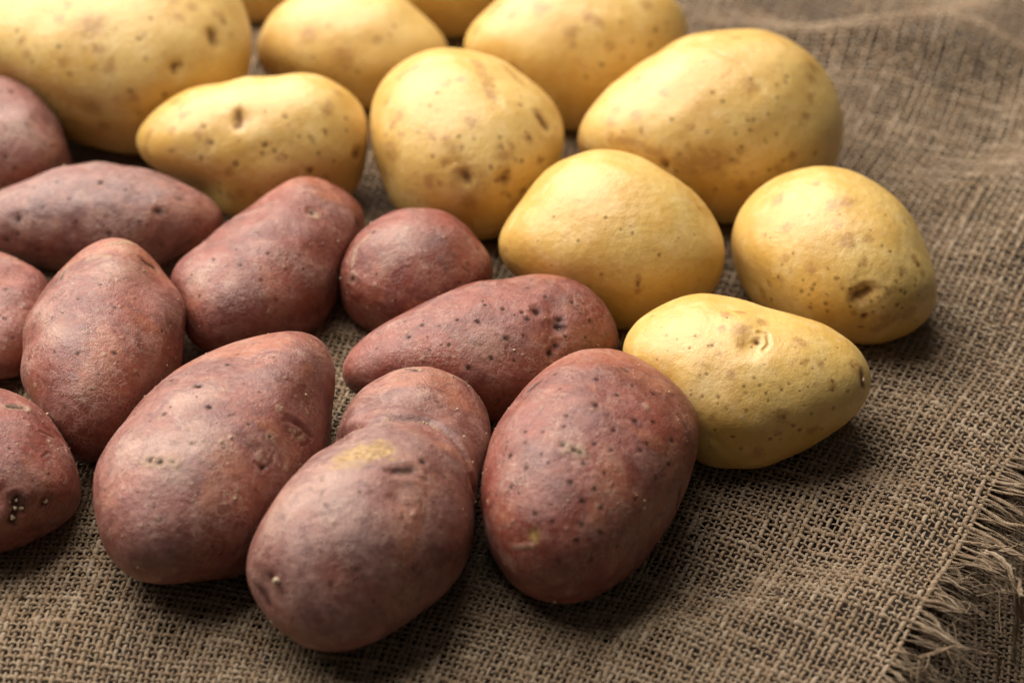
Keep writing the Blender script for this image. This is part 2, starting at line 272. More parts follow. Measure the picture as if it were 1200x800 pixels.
        marks=[('e',0.8,[-435,-707,558]),('e',0.98,[-357,-740,570]),('e',0.62,[-263,-764,590]),('e',0.72,[-34,-307,951]),('e',0.81,[474,-737,482]),('t',2.31,[-446,-702,554,-250,-769,588]),('t',0.72,[108,-665,739]),('t',0.72,[197,-624,756]),('t',0.8,[213,-908,361]),('t',1.81,[606,-483,633]),('t',1.27,[710,-610,351]),('t',2.02,[878,-206,431]),('t',1.44,[459,-678,573]),('t',0.35,[-472,-868,157]),('t',0.35,[-373,-928,7]),('d',0.82,[-229,111,967]),('d',0.71,[-144,-678,721]),('d',0.63,[372,-452,811]),('d',0.63,[-493,-319,809]),('d',0.64,[-826,-31,562]),('d',0.53,[44,-995,91]),('d',0.54,[-680,-677,284]),('d',0.53,[-151,-942,298]),('d',0.62,[88,-996,13]),('d',0.53,[-47,-902,428]),('d',0.44,[-314,-883,347]),('d',0.53,[209,-960,184]),('d',0.62,[386,-849,359]),('g',0.83,[734,-167,658,865,-101,491,954,-54,296]),('g',0.54,[407,-734,544,471,-742,477,574,-663,480,606,-587,536]),('g',0.36,[98,-458,884,260,-374,891]),('g',0.55,[838,-262,479,899,-119,421,943,-151,295,884,-273,379]),('w',6.7,[-643,-560,523,-344,-672,656,-153,-642,751]),('w',3.98,[-197,-825,530]),('w',4.56,[-369,-204,907,-120,-18,993]),('d',0.84,[136,717,684]),('d',0.75,[76,515,854]),('d',0.83,[-534,376,757]),('d',0.73,[-44,-299,953]),('d',0.73,[-485,-313,816]),('d',0.49,[368,-459,809]),('d',0.65,[577,-478,662]),('d',0.5,[633,324,703]),('d',0.5,[468,536,702]),('d',0.5,[770,318,554]),('d',0.49,[465,11,885]),('d',0.49,[-601,-339,724]),('e',0.91,[-207,107,973]),('g',0.33,[-201,60,978,-96,332,939]),('g',0.33,[-354,4,935,-207,107,973,-47,36,998]),('g',0.58,[712,-225,665,855,-110,507,942,-83,326]),('t',1.31,[662,-128,738]),('t',1.0,[876,112,468]),('t',1.14,[576,-492,653]),('t',0.62,[440,-898,22]),('t',0.79,[410,-884,-226]),('t',0.3,[29,-998,55]),('t',0.65,[761,139,634]),('t',0.53,[-269,-824,499]),('t',0.61,[-921,135,366]),('t',0.45,[769,-530,-356]),('t',0.38,[622,-57,781]),('t',0.64,[-702,482,524]),('t',0.75,[-514,-329,792]),('t',0.82,[784,-252,567]),('t',0.78,[138,-927,348]),('t',0.41,[846,-472,-249]),('t',0.81,[823,-227,521]),('t',0.49,[-671,-26,741]),('t',0.32,[-181,-875,450]),('t',0.29,[409,-576,708]),('t',0.45,[650,-637,415]),('t',0.45,[59,-941,334]),('t',0.33,[762,410,501]),('t',0.7,[632,266,728]),('t',0.69,[-101,-873,478]),('t',0.3,[-892,215,398]),('t',0.77,[-274,-915,297]),('t',0.8,[908,-191,372]),('t',0.47,[113,-964,242]),('s',0.34,[-352,-871,342,-349,-852,390,-381,-816,436]),('s',0.35,[-561,-531,635,-670,-412,617,-810,-232,539]),('s',0.22,[151,-606,781,134,-643,754,134,-680,721]),('s',0.28,[305,-950,-70,318,-940,-123,317,-934,-167]),('s',0.26,[-100,-500,860,-194,-428,883,-291,-350,890]),('s',0.21,[-373,-905,203,-333,-921,204,-296,-936,190]),('s',0.26,[375,-925,-58,325,-944,60,258,-956,142]),('s',0.33,[-289,-916,277,-295,-924,242,-318,-924,214]),('s',0.24,[897,-350,269,803,-471,365,712,-557,428]),('s',0.3,[-133,-310,941,-198,-409,891,-295,-440,848]),('s',0.34,[76,-648,758,120,-666,737,154,-691,706]),('s',0.31,[-75,-941,330,-71,-924,376,-57,-906,420]),('s',0.3,[-79,-913,401,-84,-928,364,-100,-938,331]),('s',0.28,[-137,-971,197,-164,-959,233,-207,-945,253]),('s',0.32,[-213,-880,425,-268,-873,407,-329,-859,392]),('s',0.33,[-105,-885,454,-119,-854,507,-145,-815,561])],
        bits=[('soil_crumb',0.36,[108,-665,739]),('soil_crumb',0.36,[203,-623,755]),('soil_crumb',0.35,[213,-908,361]),('soil_crumb',0.26,[-472,-868,157]),('soil_crumb',0.27,[-373,-928,7])]),
    'R9': dict(at=[-0.00813, -0.02317, 0.01466],
        sh=[-131187,-420,2169,-547,2250,289,-7033,-272,3226,26,773,184,1356,-88,218,489,687,95,-621,-273,366,-2,-1073,-221,287,169,203,6,-135,-1,-466,119,247,-283,-66,97,123,49,-214,-109,139,119,424,55,277,42,-200,-8,-91,-20,-10,-88,-23,8,-118,-52,-58,-40,-229,67,38,-6,-61,-87,-32,-15,-73,-57,130,80,49,18,-267,25,58,-13,100,42,31,-32,-21,-26,-39,29,17,47,-38,-44,114,20,155,31,74,-17,-28,-39,30,59,-14,48],
        marks=[('d',0.96,[-723,-320,612]),('d',0.53,[-842,-164,514]),('d',0.52,[-573,-412,708]),('d',0.7,[-390,-387,835]),('d',0.96,[-109,-453,885]),('d',0.7,[-10,-135,991]),('d',0.52,[-504,-639,581]),('d',0.78,[-429,-669,607]),('d',0.52,[-583,-641,499]),('d',1.04,[-199,-882,426]),('d',0.87,[83,-846,528]),('d',0.96,[277,-644,713]),('d',0.79,[500,-219,838]),('d',1.05,[559,-313,768]),('d',0.53,[415,-289,863]),('d',0.79,[264,-203,943]),('d',0.62,[706,128,697]),('d',0.71,[545,285,788]),('d',0.7,[861,-289,418]),('d',0.52,[506,-546,668]),('d',0.89,[944,0,329]),('d',0.52,[-767,-555,322]),('d',0.44,[-877,-373,304]),('d',0.62,[854,108,508]),('d',0.7,[734,-652,191]),('d',0.61,[379,-803,459]),('d',0.71,[945,-166,283]),('e',1.5,[662,-140,736]),('e',1.5,[830,-214,515]),('e',0.88,[834,-132,536]),('e',1.05,[819,-418,393]),('e',1.14,[772,-526,357]),('e',0.87,[-761,-424,491]),('t',0.72,[958,225,178]),('t',0.88,[-794,-342,502]),('h',3.51,[790,-30,612,794,-255,552,798,-466,381]),('w',5.22,[7,-777,629]),('t',0.27,[890,-165,424]),('t',0.6,[482,-725,492]),('t',0.44,[878,107,467]),('t',0.5,[-513,-705,490]),('t',0.53,[-862,58,503]),('t',0.28,[-783,410,468]),('t',0.41,[930,-95,354]),('t',0.37,[-147,-416,897]),('t',0.53,[574,-144,806]),('t',0.35,[418,-877,239]),('t',0.49,[-206,-941,270]),('t',0.26,[-798,-536,273]),('s',0.28,[-313,-45,949,-435,81,897,-547,242,802]),('s',0.22,[-876,274,398,-848,317,426,-822,356,445]),('s',0.29,[-729,213,650,-749,156,644,-758,75,647]),('s',0.3,[-593,77,802,-485,-37,874,-367,-69,928]),('s',0.3,[-289,-659,695,-236,-693,682,-175,-708,684]),('s',0.31,[853,-371,366,867,-328,375,874,-282,397]),('s',0.37,[-76,-716,694,-134,-754,643,-199,-773,602]),('s',0.26,[-501,-531,683,-493,-490,719,-503,-426,752])],
        bits=[]),
    'R10': dict(at=[-0.0348, -0.08952, 0.01806],
        sh=[-125270,3188,2457,-665,3289,1887,-6192,-485,-5933,295,539,-110,616,-216,-779,-418,-300,-4,-824,-91,227,17,950,-269,-361,-259,-95,59,21,136,-129,106,-473,-18,132,1,-164,-26,126,37,59,-123,138,-12,-11,-11,-26,3,12,-102,-27,185,-60,-140,-136,-38,-5,27,181,-82,-103,-7,148,-109,-64,-101,136,140,-71,-82,77,119,-47,75,-149,55,-139,-78,123,174,-56,-20,-35,88,135,-33,7,1,35,20,-18,1,106,70,-45,-50,-74,128,40,89],
        marks=[('f',4.47,[-276,-587,761,-167,-561,811,-50,-540,840]),('e',1.44,[70,-692,719,189,-673,715]),('e',1.2,[-492,-848,197]),('e',0.98,[-570,-816,97,-525,-846,93,-496,-865,73]),('e',0.89,[296,-597,745]),('d',0.66,[-564,-655,503]),('d',0.66,[-377,-680,629]),('d',0.66,[-343,-736,584]),('d',0.76,[-297,-790,536]),('d',0.54,[-335,-828,450]),('d',0.66,[-133,-778,614]),('d',0.66,[-87,-782,617]),('d',0.66,[-59,-784,618]),('d',0.66,[113,-856,505]),('d',0.66,[234,-809,539]),('d',0.65,[-117,-944,308]),('d',0.76,[-215,-945,244]),('d',0.65,[-44,-987,156]),('d',0.54,[-355,-868,347]),('d',0.55,[-483,-789,379]),('d',0.55,[354,-854,380]),('d',0.65,[53,-919,390]),('d',0.66,[156,-956,248]),('g',0.78,[-137,-672,728,1,-695,719,169,-703,691,294,-705,645]),('g',0.54,[-370,-805,464,-317,-810,493,-256,-819,513]),('g',0.88,[44,-804,593,92,-822,562,165,-832,529]),('h',4.17,[93,-788,608]),('h',4.64,[394,308,866]),('h',4.91,[-510,-849,139]),('b',6.06,[136,-745,653]),('b',5.21,[361,278,890]),('b',6.55,[-500,-854,145]),('w',6.61,[-564,-711,420,-425,-696,579,-305,-681,665]),('w',5.44,[-221,-822,524]),('t',1.07,[1,837,548]),('t',0.97,[430,829,358,551,812,193]),('t',0.83,[-35,944,327,226,835,502]),('t',0.83,[-749,638,182,-615,739,274]),('t',1.38,[-35,71,997]),('t',1.03,[139,26,990,372,49,927,504,37,863,647,-107,755]),('t',0.91,[-760,-287,583]),('t',1.33,[-287,-619,731,-165,-619,768]),('g',1.61,[-787,473,397,-296,-43,954,42,32,999,281,79,957,462,87,883,656,-58,753,729,-242,640,775,-407,483,863,-430,266]),('c',2.08,[-792,585,178,-303,-10,953,39,87,995,280,139,950,482,142,865]),('e',0.6,[85,900,428,195,838,510]),('t',0.32,[12,-915,404]),('t',0.39,[154,-986,70]),('t',0.28,[-72,-857,510]),('t',0.62,[177,-846,503]),('t',0.37,[-333,-940,72]),('t',0.38,[0,-923,386]),('t',0.51,[-3,-976,216]),('t',0.32,[150,-869,472]),('t',0.47,[-244,-840,485]),('t',0.47,[-128,-879,458]),('t',0.55,[-29,-751,659]),('t',0.37,[-118,-985,126]),('s',0.28,[275,-918,284,334,-909,250,399,-893,210]),('s',0.25,[89,-952,292,41,-953,299,-4,-955,298]),('s',0.32,[266,-808,526,241,-838,490,242,-862,445]),('s',0.21,[80,-906,417,69,-922,381,41,-935,353]),('s',0.28,[-108,-923,369,-134,-919,370,-157,-919,362]),('s',0.29,[232,-749,620,231,-784,576,214,-817,535]),('s',0.19,[-453,-864,220,-407,-880,243,-360,-897,256]),('s',0.21,[251,-820,514,216,-800,560,193,-770,608]),('s',0.21,[-235,-957,168,-217,-966,142,-196,-973,118]),('s',0.19,[6,-755,656,36,-769,638,73,-774,629]),('s',0.23,[-27,-968,250,-12,-965,262,1,-962,272])],
        bits=[('eye_bud',0.98,[-458,-865,203]),('soil_crumb',0.63,[422,67,904]),('soil_crumb',0.49,[459,108,882]),('soil_crumb',0.39,[313,46,949]),('soil_crumb',0.34,[523,-7,852]),('soil_crumb',0.29,[360,21,933]),('soil_crumb',0.29,[-55,79,995]),('soil_crumb',0.45,[453,810,372]),('soil_crumb',0.3,[553,782,287]),('soil_crumb',0.35,[877,395,276]),('soil_crumb',0.34,[841,-231,490]),('soil_crumb',0.3,[663,475,578]),('soil_crumb',0.24,[707,-301,640])]),
    'R11': dict(at=[0.02175, -0.08921, 0.02232],
        sh=[-121987,-526,920,149,2392,354,-3914,-119,-2914,-209,-74,195,1107,94,-77,-204,-228,93,-522,-248,-540,140,487,-141,228,-42,-2,65,184,36,111,-27,-298,-16,103,69,64,-60,63,67,-53,31,322,45,70,47,-6,-29,-83,21,16,19,-65,-6,-11,-74,-244,-4,25,-9,-6,-14,5,20,-45,-10,-25,14,21,-39,98,49,15,-32,-130,-12,-2,-1,28,7,2,20,1,-8,17,-16,19,22,-64,2,78,43,94,31,-14,-3,4,-6,-10,-21],
        marks=[('d',0.68,[-316,467,826]),('d',0.58,[-292,181,939]),('d',0.87,[80,295,952]),('d',0.87,[287,87,954]),('d',1.15,[59,-131,990]),('d',0.58,[433,316,844]),('d',0.88,[624,301,721]),('d',0.98,[363,539,760]),('d',0.76,[-227,-263,938]),('d',0.76,[-245,-389,888]),('d',0.85,[-566,-427,705]),('d',0.95,[225,-412,883]),('d',1.05,[453,-220,864]),('d',0.86,[632,-136,763]),('d',0.96,[788,-218,576]),('d',0.95,[-675,-462,575]),('d',0.75,[-498,-636,590]),('d',0.75,[-583,-681,443]),('d',0.66,[-509,-741,437]),('d',0.66,[-403,-590,700]),('d',0.75,[-338,-665,666]),('d',0.85,[33,-569,822]),('d',0.94,[180,-603,777]),('d',0.84,[-63,-709,703]),('d',0.84,[105,-759,643]),('d',0.93,[-158,-796,585]),('d',0.93,[30,-835,549]),('d',1.02,[-63,-877,476]),('d',0.93,[70,-898,434]),('d',1.02,[-376,-849,373]),('d',0.93,[-253,-900,355]),('d',0.93,[-69,-935,349]),('d',0.85,[360,-833,421]),('d',0.95,[463,-527,713]),('d',0.76,[532,-437,725]),('d',0.57,[-589,-310,746]),('d',0.66,[-432,-391,813]),('d',0.74,[-97,-960,261]),('d',0.74,[60,-957,282]),('d',0.84,[191,-973,134]),('d',0.85,[598,-643,478]),('d',0.76,[758,-447,476]),('d',0.75,[-8,-994,110]),('d',0.65,[-196,-972,131]),('d',0.57,[-744,-293,601]),('d',0.68,[861,89,501]),('e',1.03,[-246,-566,787]),('e',0.94,[-150,-615,774]),('e',0.75,[-93,-636,766]),('e',1.08,[925,-369,93,934,-285,-217]),('e',0.88,[-580,407,705,-499,465,731]),('t',1.06,[-475,101,874]),('t',0.86,[-467,-72,881]),('t',1.35,[577,48,815]),('t',2.07,[-204,-592,780,-78,-629,773]),('t',2.1,[645,-763,34]),('t',0.93,[-475,-871,129,-363,-913,188]),('t',0.95,[-774,-596,212]),('f',1.86,[-360,-898,253]),('g',0.57,[533,-841,92,593,-790,155,720,-690,77]),('g',0.58,[869,-495,17,900,-425,96,941,-323,100]),('t',0.5,[-29,-998,48]),('t',0.42,[-514,-812,276]),('t',0.34,[159,-805,572]),('t',0.62,[46,-894,446]),('t',0.38,[65,-478,876]),('t',0.57,[17,-201,979]),('t',0.36,[-162,-932,324]),('t',0.35,[260,-896,359]),('t',0.32,[288,-20,957]),('t',0.33,[137,-437,889]),('t',0.61,[-48,-602,797]),('t',0.58,[-542,-809,227]),('t',0.3,[-380,-925,-2]),('t',0.55,[-472,-46,880]),('s',0.25,[797,-596,97,817,-566,112,842,-527,117]),('s',0.21,[-405,-512,757,-441,-473,763,-479,-433,763]),('s',0.27,[468,-803,370,489,-777,397,529,-743,410]),('s',0.19,[102,-825,556,102,-804,586,85,-784,615]),('s',0.19,[-505,278,817,-462,309,831,-414,317,853]),('s',0.2,[-53,-971,233,-77,-964,256,-101,-956,277]),('s',0.22,[-582,-59,811,-610,-90,787,-650,-86,755]),('s',0.27,[-393,-425,815,-367,-470,803,-337,-504,795])],
        bits=[('soil_crumb',0.67,[-237,-915,-325]),('soil_crumb',0.39,[706,-540,-458])]),
    'Y1': dict(at=[-0.14479, 0.13821, 0.02843],
        sh=[-112510,-491,631,-330,-1475,561,-4965,-82,1176,-340,351,289,798,-212,359,301,-62,161,323,-297,-358,-78,-264,-33,133,47,34,74,-262,29,156,165,-27,-88,-23,16,-19,-26,60,-72,25,76,300,-6,43,-46,-55,28,-28,14,-19,-39,-18,3,35,-38,-293,-28,-49,17,51,-3,23,-6,24,-10,30,45,-42,36,-30,6,15,23,13,40,40,-29,6,13,-49,-42,-11,-9,9,16,21,-9,42,-23,127,-30,19,-9,-70,4,-16,-16,30,-28],
        marks=[('e',1.5,[814,-460,356,812,-501,299]),('e',1.49,[589,-765,262]),('b',3.39,[-8,-1000,26]),('b',1.99,[-240,-590,771]),('b',1.79,[-299,-695,654]),('b',4.56,[9,-764,645]),('b',2.42,[860,-297,416]),('h',5.02,[817,-479,320]),('h',4.47,[589,-765,262]),('d',0.89,[-45,-875,482]),('d',0.89,[-270,-844,463]),('d',0.89,[164,-903,398]),('d',0.79,[373,-778,505]),('d',0.89,[417,-824,383]),('d',0.9,[-501,-804,319]),('d',0.89,[-168,-948,272]),('d',0.89,[39,-869,493]),('d',0.89,[280,-947,159]),('d',0.9,[-388,-920,48]),('d',0.9,[-638,-607,473]),('d',0.9,[501,-860,93]),('d',0.8,[714,-645,273]),('d',0.79,[204,-772,602]),('d',0.8,[468,-629,621]),('b',2.01,[82,-883,462]),('b',1.75,[362,-907,-216]),('b',1.3,[410,-752,516]),('b',1.85,[652,-533,539]),('b',1.74,[632,-426,647]),('b',2.23,[154,-931,331]),('b',1.98,[738,-394,549]),('b',1.77,[-554,-751,361]),('b',1.5,[-594,-679,431]),('b',1.7,[476,-858,-194]),('b',1.53,[310,-944,115]),('b',2.64,[786,-434,-440]),('b',1.46,[-451,-791,-413]),('b',1.02,[185,-978,96]),('b',1.83,[59,-986,-158]),('b',1.42,[333,-943,-24]),('b',1.12,[37,-939,341]),('b',1.88,[-231,-903,363]),('b',0.99,[-465,-774,430]),('b',1.16,[897,-352,267])],
        bits=[]),
    'Y2': dict(at=[-0.05894, 0.15444, 0.01641],
        sh=[-130392,-411,1769,-79,-1133,291,-4731,42,2712,-77,71,70,1416,-102,190,141,-122,167,241,-295,-360,-89,-656,-38,270,62,-89,-73,-109,151,-190,38,323,54,-113,-43,-12,52,23,-163,58,102,392,-32,102,32,-138,-23,46,8,-15,-38,19,90,15,-126,-263,-13,-157,-43,84,38,-27,3,-8,11,4,-66,17,85,-77,38,-43,46,79,-8,72,11,-41,-2,8,0,1,4,9,15,3,-59,48,10,175,-26,-21,4,-40,-22,4,7,3,0],
        marks=[('b',4.14,[-83,-916,393]),('b',2.49,[-589,-568,575]),('b',1.66,[412,-715,565]),('d',0.73,[-704,-257,662]),('d',0.73,[-314,-578,753]),('d',0.83,[126,-973,191]),('d',0.83,[621,-462,633]),('d',0.73,[-505,-799,327])],
        bits=[]),
    'Y3': dict(at=[-0.08688, 0.08439, 0.02005],
        sh=[-126664,-157,699,-668,-515,482,-3661,-220,3383,-427,672,334,933,-337,788,432,-121,227,215,-149,-744,-222,-563,95,463,10,224,-47,-328,43,196,247,134,-255,14,216,-1,56,-38,-146,82,68,281,16,11,-37,-179,-33,131,-53,-3,-64,-78,125,62,-63,-302,-90,-104,82,76,-67,-9,42,-61,2,-29,-35,107,44,-97,8,77,99,89,-60,72,39,-69,-13,29,-49,16,19,-33,33,44,-52,27,4,36,-39,-43,-34,-48,63,10,-60,4,-14],
        marks=[('e',1.25,[-196,-494,847,-177,-652,738]),('e',0.87,[629,-761,158]),('b',2.7,[-144,-575,805]),('b',1.38,[-952,-177,248,-979,-204,23]),('b',1.55,[-554,-689,467]),('h',4.34,[-162,-575,802]),('d',1.16,[165,-828,537]),('d',1.16,[-219,-926,308]),('d',1.06,[-508,-703,498]),('d',0.77,[-584,-534,612]),('d',0.78,[-731,-278,623]),('d',0.87,[399,-518,757]),('d',0.88,[278,34,960]),('d',0.87,[648,-592,479]),('d',0.97,[757,-463,461]),('d',0.87,[-628,-725,283]),('d',0.68,[533,-512,674]),('d',0.87,[126,-888,442]),('d',0.78,[-828,-541,145]),('d',0.78,[-493,-869,-44]),('d',0.68,[159,-508,846]),('d',0.87,[712,-628,314]),('e',1.67,[948,-301,101]),('d',0.97,[638,-753,162]),('d',0.97,[754,-461,467]),('d',0.96,[178,-826,535]),('d',0.77,[645,-590,485]),('d',0.68,[410,-515,753]),('d',0.78,[867,-214,450]),('b',1.87,[360,-853,378]),('b',0.78,[-959,-230,-165]),('b',1.26,[755,-656,15]),('b',1.91,[-334,-918,-212]),('b',1.7,[763,-198,615]),('b',1.73,[-213,-968,-133]),('b',2.0,[-631,-573,523]),('b',1.06,[-60,-608,792]),('b',1.59,[-804,-144,577]),('b',1.31,[-842,-351,410]),('b',1.88,[759,-261,596]),('b',0.75,[678,-719,-151]),('b',1.5,[-776,-269,571]),('b',1.93,[804,32,593]),('b',0.95,[-167,-571,804]),('b',1.69,[-318,-931,182]),('b',0.92,[38,-994,-103]),('b',1.65,[-852,26,522]),('d',0.47,[277,-705,652]),('d',0.5,[-547,-85,833]),('d',0.49,[-191,-389,901]),('d',0.43,[114,-983,-142]),('d',0.8,[-487,-846,-218]),('d',0.47,[-787,92,610]),('d',0.45,[257,-950,178]),('d',0.63,[656,-612,442]),('d',0.82,[281,-842,461]),('d',0.5,[-165,-793,586]),('d',0.78,[-610,-505,610]),('d',0.79,[-849,-473,236]),('d',0.52,[404,-837,370]),('d',0.47,[535,-653,537]),('d',0.57,[729,-683,38]),('d',0.56,[427,-393,815])],
        bits=[]),
    'Y4': dict(at=[-0.01621, 0.08111, 0.02344],
        sh=[-121045,-444,810,-88,-1192,405,-3407,87,-1416,-207,-262,180,1067,219,87,-194,161,33,97,-232,-704,90,224,-94,60,9,-52,72,-20,66,201,-35,-193,68,54,-23,-40,7,-11,-2,57,25,288,-5,73,-2,-40,33,-1,14,34,-3,-4,-25,-3,-55,-285,1,3,7,-5,-34,-8,32,16,5,-9,-11,-4,1,-36,59,78,-14,-70,9,20,13,-10,-16,0,-6,-8,-12,-15,8,12,10,32,-27,47,3,71,-21,-10,13,16,-4,-5,-14],
        marks=[('b',1.91,[144,243,959,247,-121,961,310,-435,846]),('b',1.36,[457,355,816,641,25,767]),('b',3.28,[-759,-591,272]),('b',1.56,[-677,165,717,-510,193,838]),('b',1.91,[596,-652,468]),('b',4.73,[7,-959,284]),('b',2.47,[53,-997,52]),('b',2.47,[-313,-933,180]),('b',2.84,[356,-845,399]),('e',1.64,[744,-385,547,779,-421,465]),('e',1.8,[344,-910,230]),('e',1.89,[26,-962,273]),('g',0.76,[-175,-923,343,-44,-917,397,95,-911,401]),('d',1.05,[575,-402,713]),('d',1.24,[609,-644,463]),('d',1.25,[695,-673,251]),('d',0.66,[-291,-780,555]),('d',0.66,[-278,-866,416]),('d',0.77,[-283,-379,881]),('d',1.34,[527,-848,58]),('d',0.85,[341,-809,478]),('d',0.85,[457,-812,362]),('d',0.78,[-798,-603,-20]),('d',0.68,[-813,-445,375]),('d',0.67,[-365,-506,781]),('d',0.57,[-80,-722,687]),('d',0.95,[394,-917,58]),('d',0.68,[-588,-781,-209]),('d',0.66,[114,-811,574]),('b',1.56,[-209,-259,943]),('b',1.62,[-163,-909,384]),('b',1.5,[723,-664,-191]),('b',0.81,[380,-869,318]),('b',1.17,[-627,-600,497]),('b',1.25,[340,-935,99]),('b',1.3,[-314,-762,566]),('b',1.78,[439,-774,456]),('b',1.16,[-217,-959,181]),('b',1.53,[-758,-432,489]),('b',1.09,[327,-99,940]),('b',1.13,[-666,-571,480]),('b',2.23,[89,-702,707]),('b',2.18,[-688,-418,593]),('b',2.01,[-874,-477,-93]),('b',1.29,[-825,-86,558]),('b',1.41,[-161,-808,566]),('b',0.8,[-425,-901,-91]),('b',1.41,[-34,-203,979]),('b',1.14,[671,-699,246]),('b',1.51,[-756,-400,517]),('b',1.9,[-75,-869,490]),('d',0.62,[358,-221,907]),('d',0.54,[602,-275,750]),('d',0.46,[-857,-471,-208]),('d',0.47,[-42,-807,590]),('d',0.76,[-13,-865,501]),('d',0.43,[423,-887,184]),('d',0.69,[490,-805,335]),('d',0.73,[513,-795,324]),('d',0.44,[583,-770,-259]),('d',0.51,[-730,-438,525]),('d',0.47,[-216,-331,919]),('d',0.52,[-846,-404,349]),('d',0.55,[371,-708,601]),('d',0.5,[707,-680,-197]),('d',0.72,[-447,-686,574]),('d',0.62,[-149,-206,967]),('d',0.61,[387,-879,279]),('d',0.78,[267,-937,227]),('d',0.8,[617,-785,59]),('d',0.6,[242,-907,344]),('d',0.79,[341,-762,551]),('d',0.5,[-271,-581,767]),('d',0.72,[472,-435,767]),('d',0.65,[541,-614,575])],
        bits=[]),
    'Y5': dict(at=[0.02448, 0.14612, 0.02267],
        sh=[-122521,-306,687,-153,783,374,-3493,-77,1773,-431,236,223,993,-152,517,124,80,367,-130,-254,-604,-21,-510,-32,301,9,106,38,-56,14,267,133,-21,-121,-19,77,25,28,-36,-169,-2,84,212,-10,127,18,-109,-23,14,8,20,-8,-54,58,41,-45,-299,-51,-64,55,26,-49,-1,3,2,13,-16,-43,21,35,12,15,115,28,6,-23,58,21,-36,-4,7,9,18,-10,-41,10,43,-21,-45,-3,14,1,15,-32,-25,45,16,-31,-7,4],
        marks=[('b',3.27,[-482,-436,760]),('b',2.43,[-119,-767,630]),('b',2.24,[90,-611,787]),('b',2.07,[-940,-198,279]),('b',2.07,[-884,-100,456]),('b',2.45,[-677,-720,150]),('b',1.9,[83,-607,791]),('b',1.92,[712,-252,655]),('b',1.63,[326,-814,481]),('b',1.62,[-101,-856,507]),('d',0.82,[576,-681,452]),('d',0.82,[786,-434,441]),('d',0.81,[462,-592,660]),('d',0.81,[234,-927,292]),('d',0.81,[57,-983,175]),('d',0.82,[662,-727,181]),('d',0.82,[870,-261,419]),('b',1.33,[586,-807,79]),('b',1.31,[668,-719,192]),('b',1.49,[239,-681,692]),('b',1.31,[746,-568,348]),('b',2.27,[-728,-343,594]),('b',0.98,[480,-813,329]),('b',0.95,[-923,-204,-326]),('b',1.67,[739,-204,642]),('b',1.81,[-807,-590,22]),('b',1.82,[200,-666,719]),('b',2.37,[-842,-98,530]),('b',1.97,[-868,-52,494]),('b',1.61,[284,-958,-44]),('b',2.01,[-855,-512,81]),('b',2.21,[-813,-582,-30]),('b',1.3,[-524,-296,798])],
        bits=[]),
    'Y6': dict(at=[0.07061, 0.08685, 0.0255],
        sh=[-118115,-511,799,-399,803,377,-3364,-108,1949,-52,599,-82,1216,-333,-76,374,104,278,-150,-328,-525,-94,-496,-82,267,76,104,-104,-112,200,124,224,242,-126,-135,79,13,46,-26,-151,38,29,219,-36,43,9,-121,-10,24,9,13,-41,-32,78,2,-69,-254,-48,-53,28,58,-35,-22,-6,16,-7,-41,-14,32,13,16,62,51,60,62,-25,19,34,-5,-32,-3,9,-4,-31,9,41,-3,-45,-12,-41,42,-44,-26,3,-47,-6,35,8,-20,-6],
        marks=[('d',0.72,[-563,-738,373]),('d',0.64,[-571,-763,302]),('d',0.88,[-346,-867,358]),('d',0.96,[-413,-872,261]),('d',0.72,[20,-809,588]),('d',0.72,[214,-775,595]),('d',0.8,[270,-420,866]),('d',0.89,[601,-275,750]),('d',0.8,[489,-764,421]),('d',0.72,[90,-863,497]),('d',0.64,[-168,-776,608]),('d',0.96,[70,-963,260]),('d',0.89,[-742,-645,180]),('d',0.64,[511,-413,754]),('d',0.56,[162,-916,366]),('d',0.57,[817,-566,108]),('d',0.64,[-166,-854,493]),('d',0.56,[-25,-668,744]),('d',0.56,[430,-675,600]),('d',0.73,[619,-755,218]),('d',0.56,[-285,-637,717]),('e',1.29,[-521,-841,148]),('b',3.84,[-373,-903,211,-69,-966,251]),('b',1.29,[-847,-491,204,-732,-624,272,-562,-794,234,-512,-845,155]),('b',1.93,[-737,-509,444]),('b',1.64,[173,215,961]),('b',1.62,[748,-493,444]),('b',2.41,[276,-507,817]),('g',0.57,[-96,-46,994,48,-179,983,193,-258,947]),('g',0.99,[922,149,357,960,84,266]),('b',0.97,[123,-966,229]),('b',1.07,[-851,-462,249]),('b',2.01,[636,-753,169]),('b',1.35,[-317,-797,514]),('b',2.13,[-565,-447,693]),('b',1.68,[807,-94,583]),('b',0.76,[-791,-534,299]),('b',1.68,[-783,-101,614]),('b',1.63,[150,-931,333]),('b',1.86,[-862,-398,315]),('b',2.03,[790,-311,528]),('b',2.04,[163,-986,-28]),('b',1.07,[268,-958,101]),('b',1.5,[-895,178,408]),('b',0.99,[-877,273,394]),('b',1.69,[-814,-579,57]),('b',1.87,[522,-848,98]),('b',1.86,[749,-600,-282]),('b',1.72,[800,67,596]),('b',0.9,[-916,220,337]),('b',1.29,[-245,-907,343]),('b',1.89,[-856,-338,391]),('d',0.71,[-88,-994,-58]),('d',0.82,[-484,-691,537]),('d',0.8,[-689,-621,375]),('d',0.63,[825,-231,515]),('d',0.72,[437,-894,99]),('d',0.46,[766,-479,428]),('d',0.79,[240,-830,504]),('d',0.78,[273,-765,583]),('d',0.74,[-67,-981,181]),('d',0.7,[519,-511,685]),('d',0.67,[-872,-443,-210]),('d',0.76,[599,-329,730]),('d',0.66,[-127,-581,804]),('d',0.55,[832,-466,-302]),('d',0.55,[567,-807,163]),('d',0.6,[213,-682,699]),('d',0.57,[-833,-552,47]),('d',0.68,[400,-832,385]),('d',0.63,[-433,-895,108]),('d',0.6,[118,-987,111])],
        bits=[]),
    'Y7': dict(at=[0.03299, 0.02564, 0.02118],
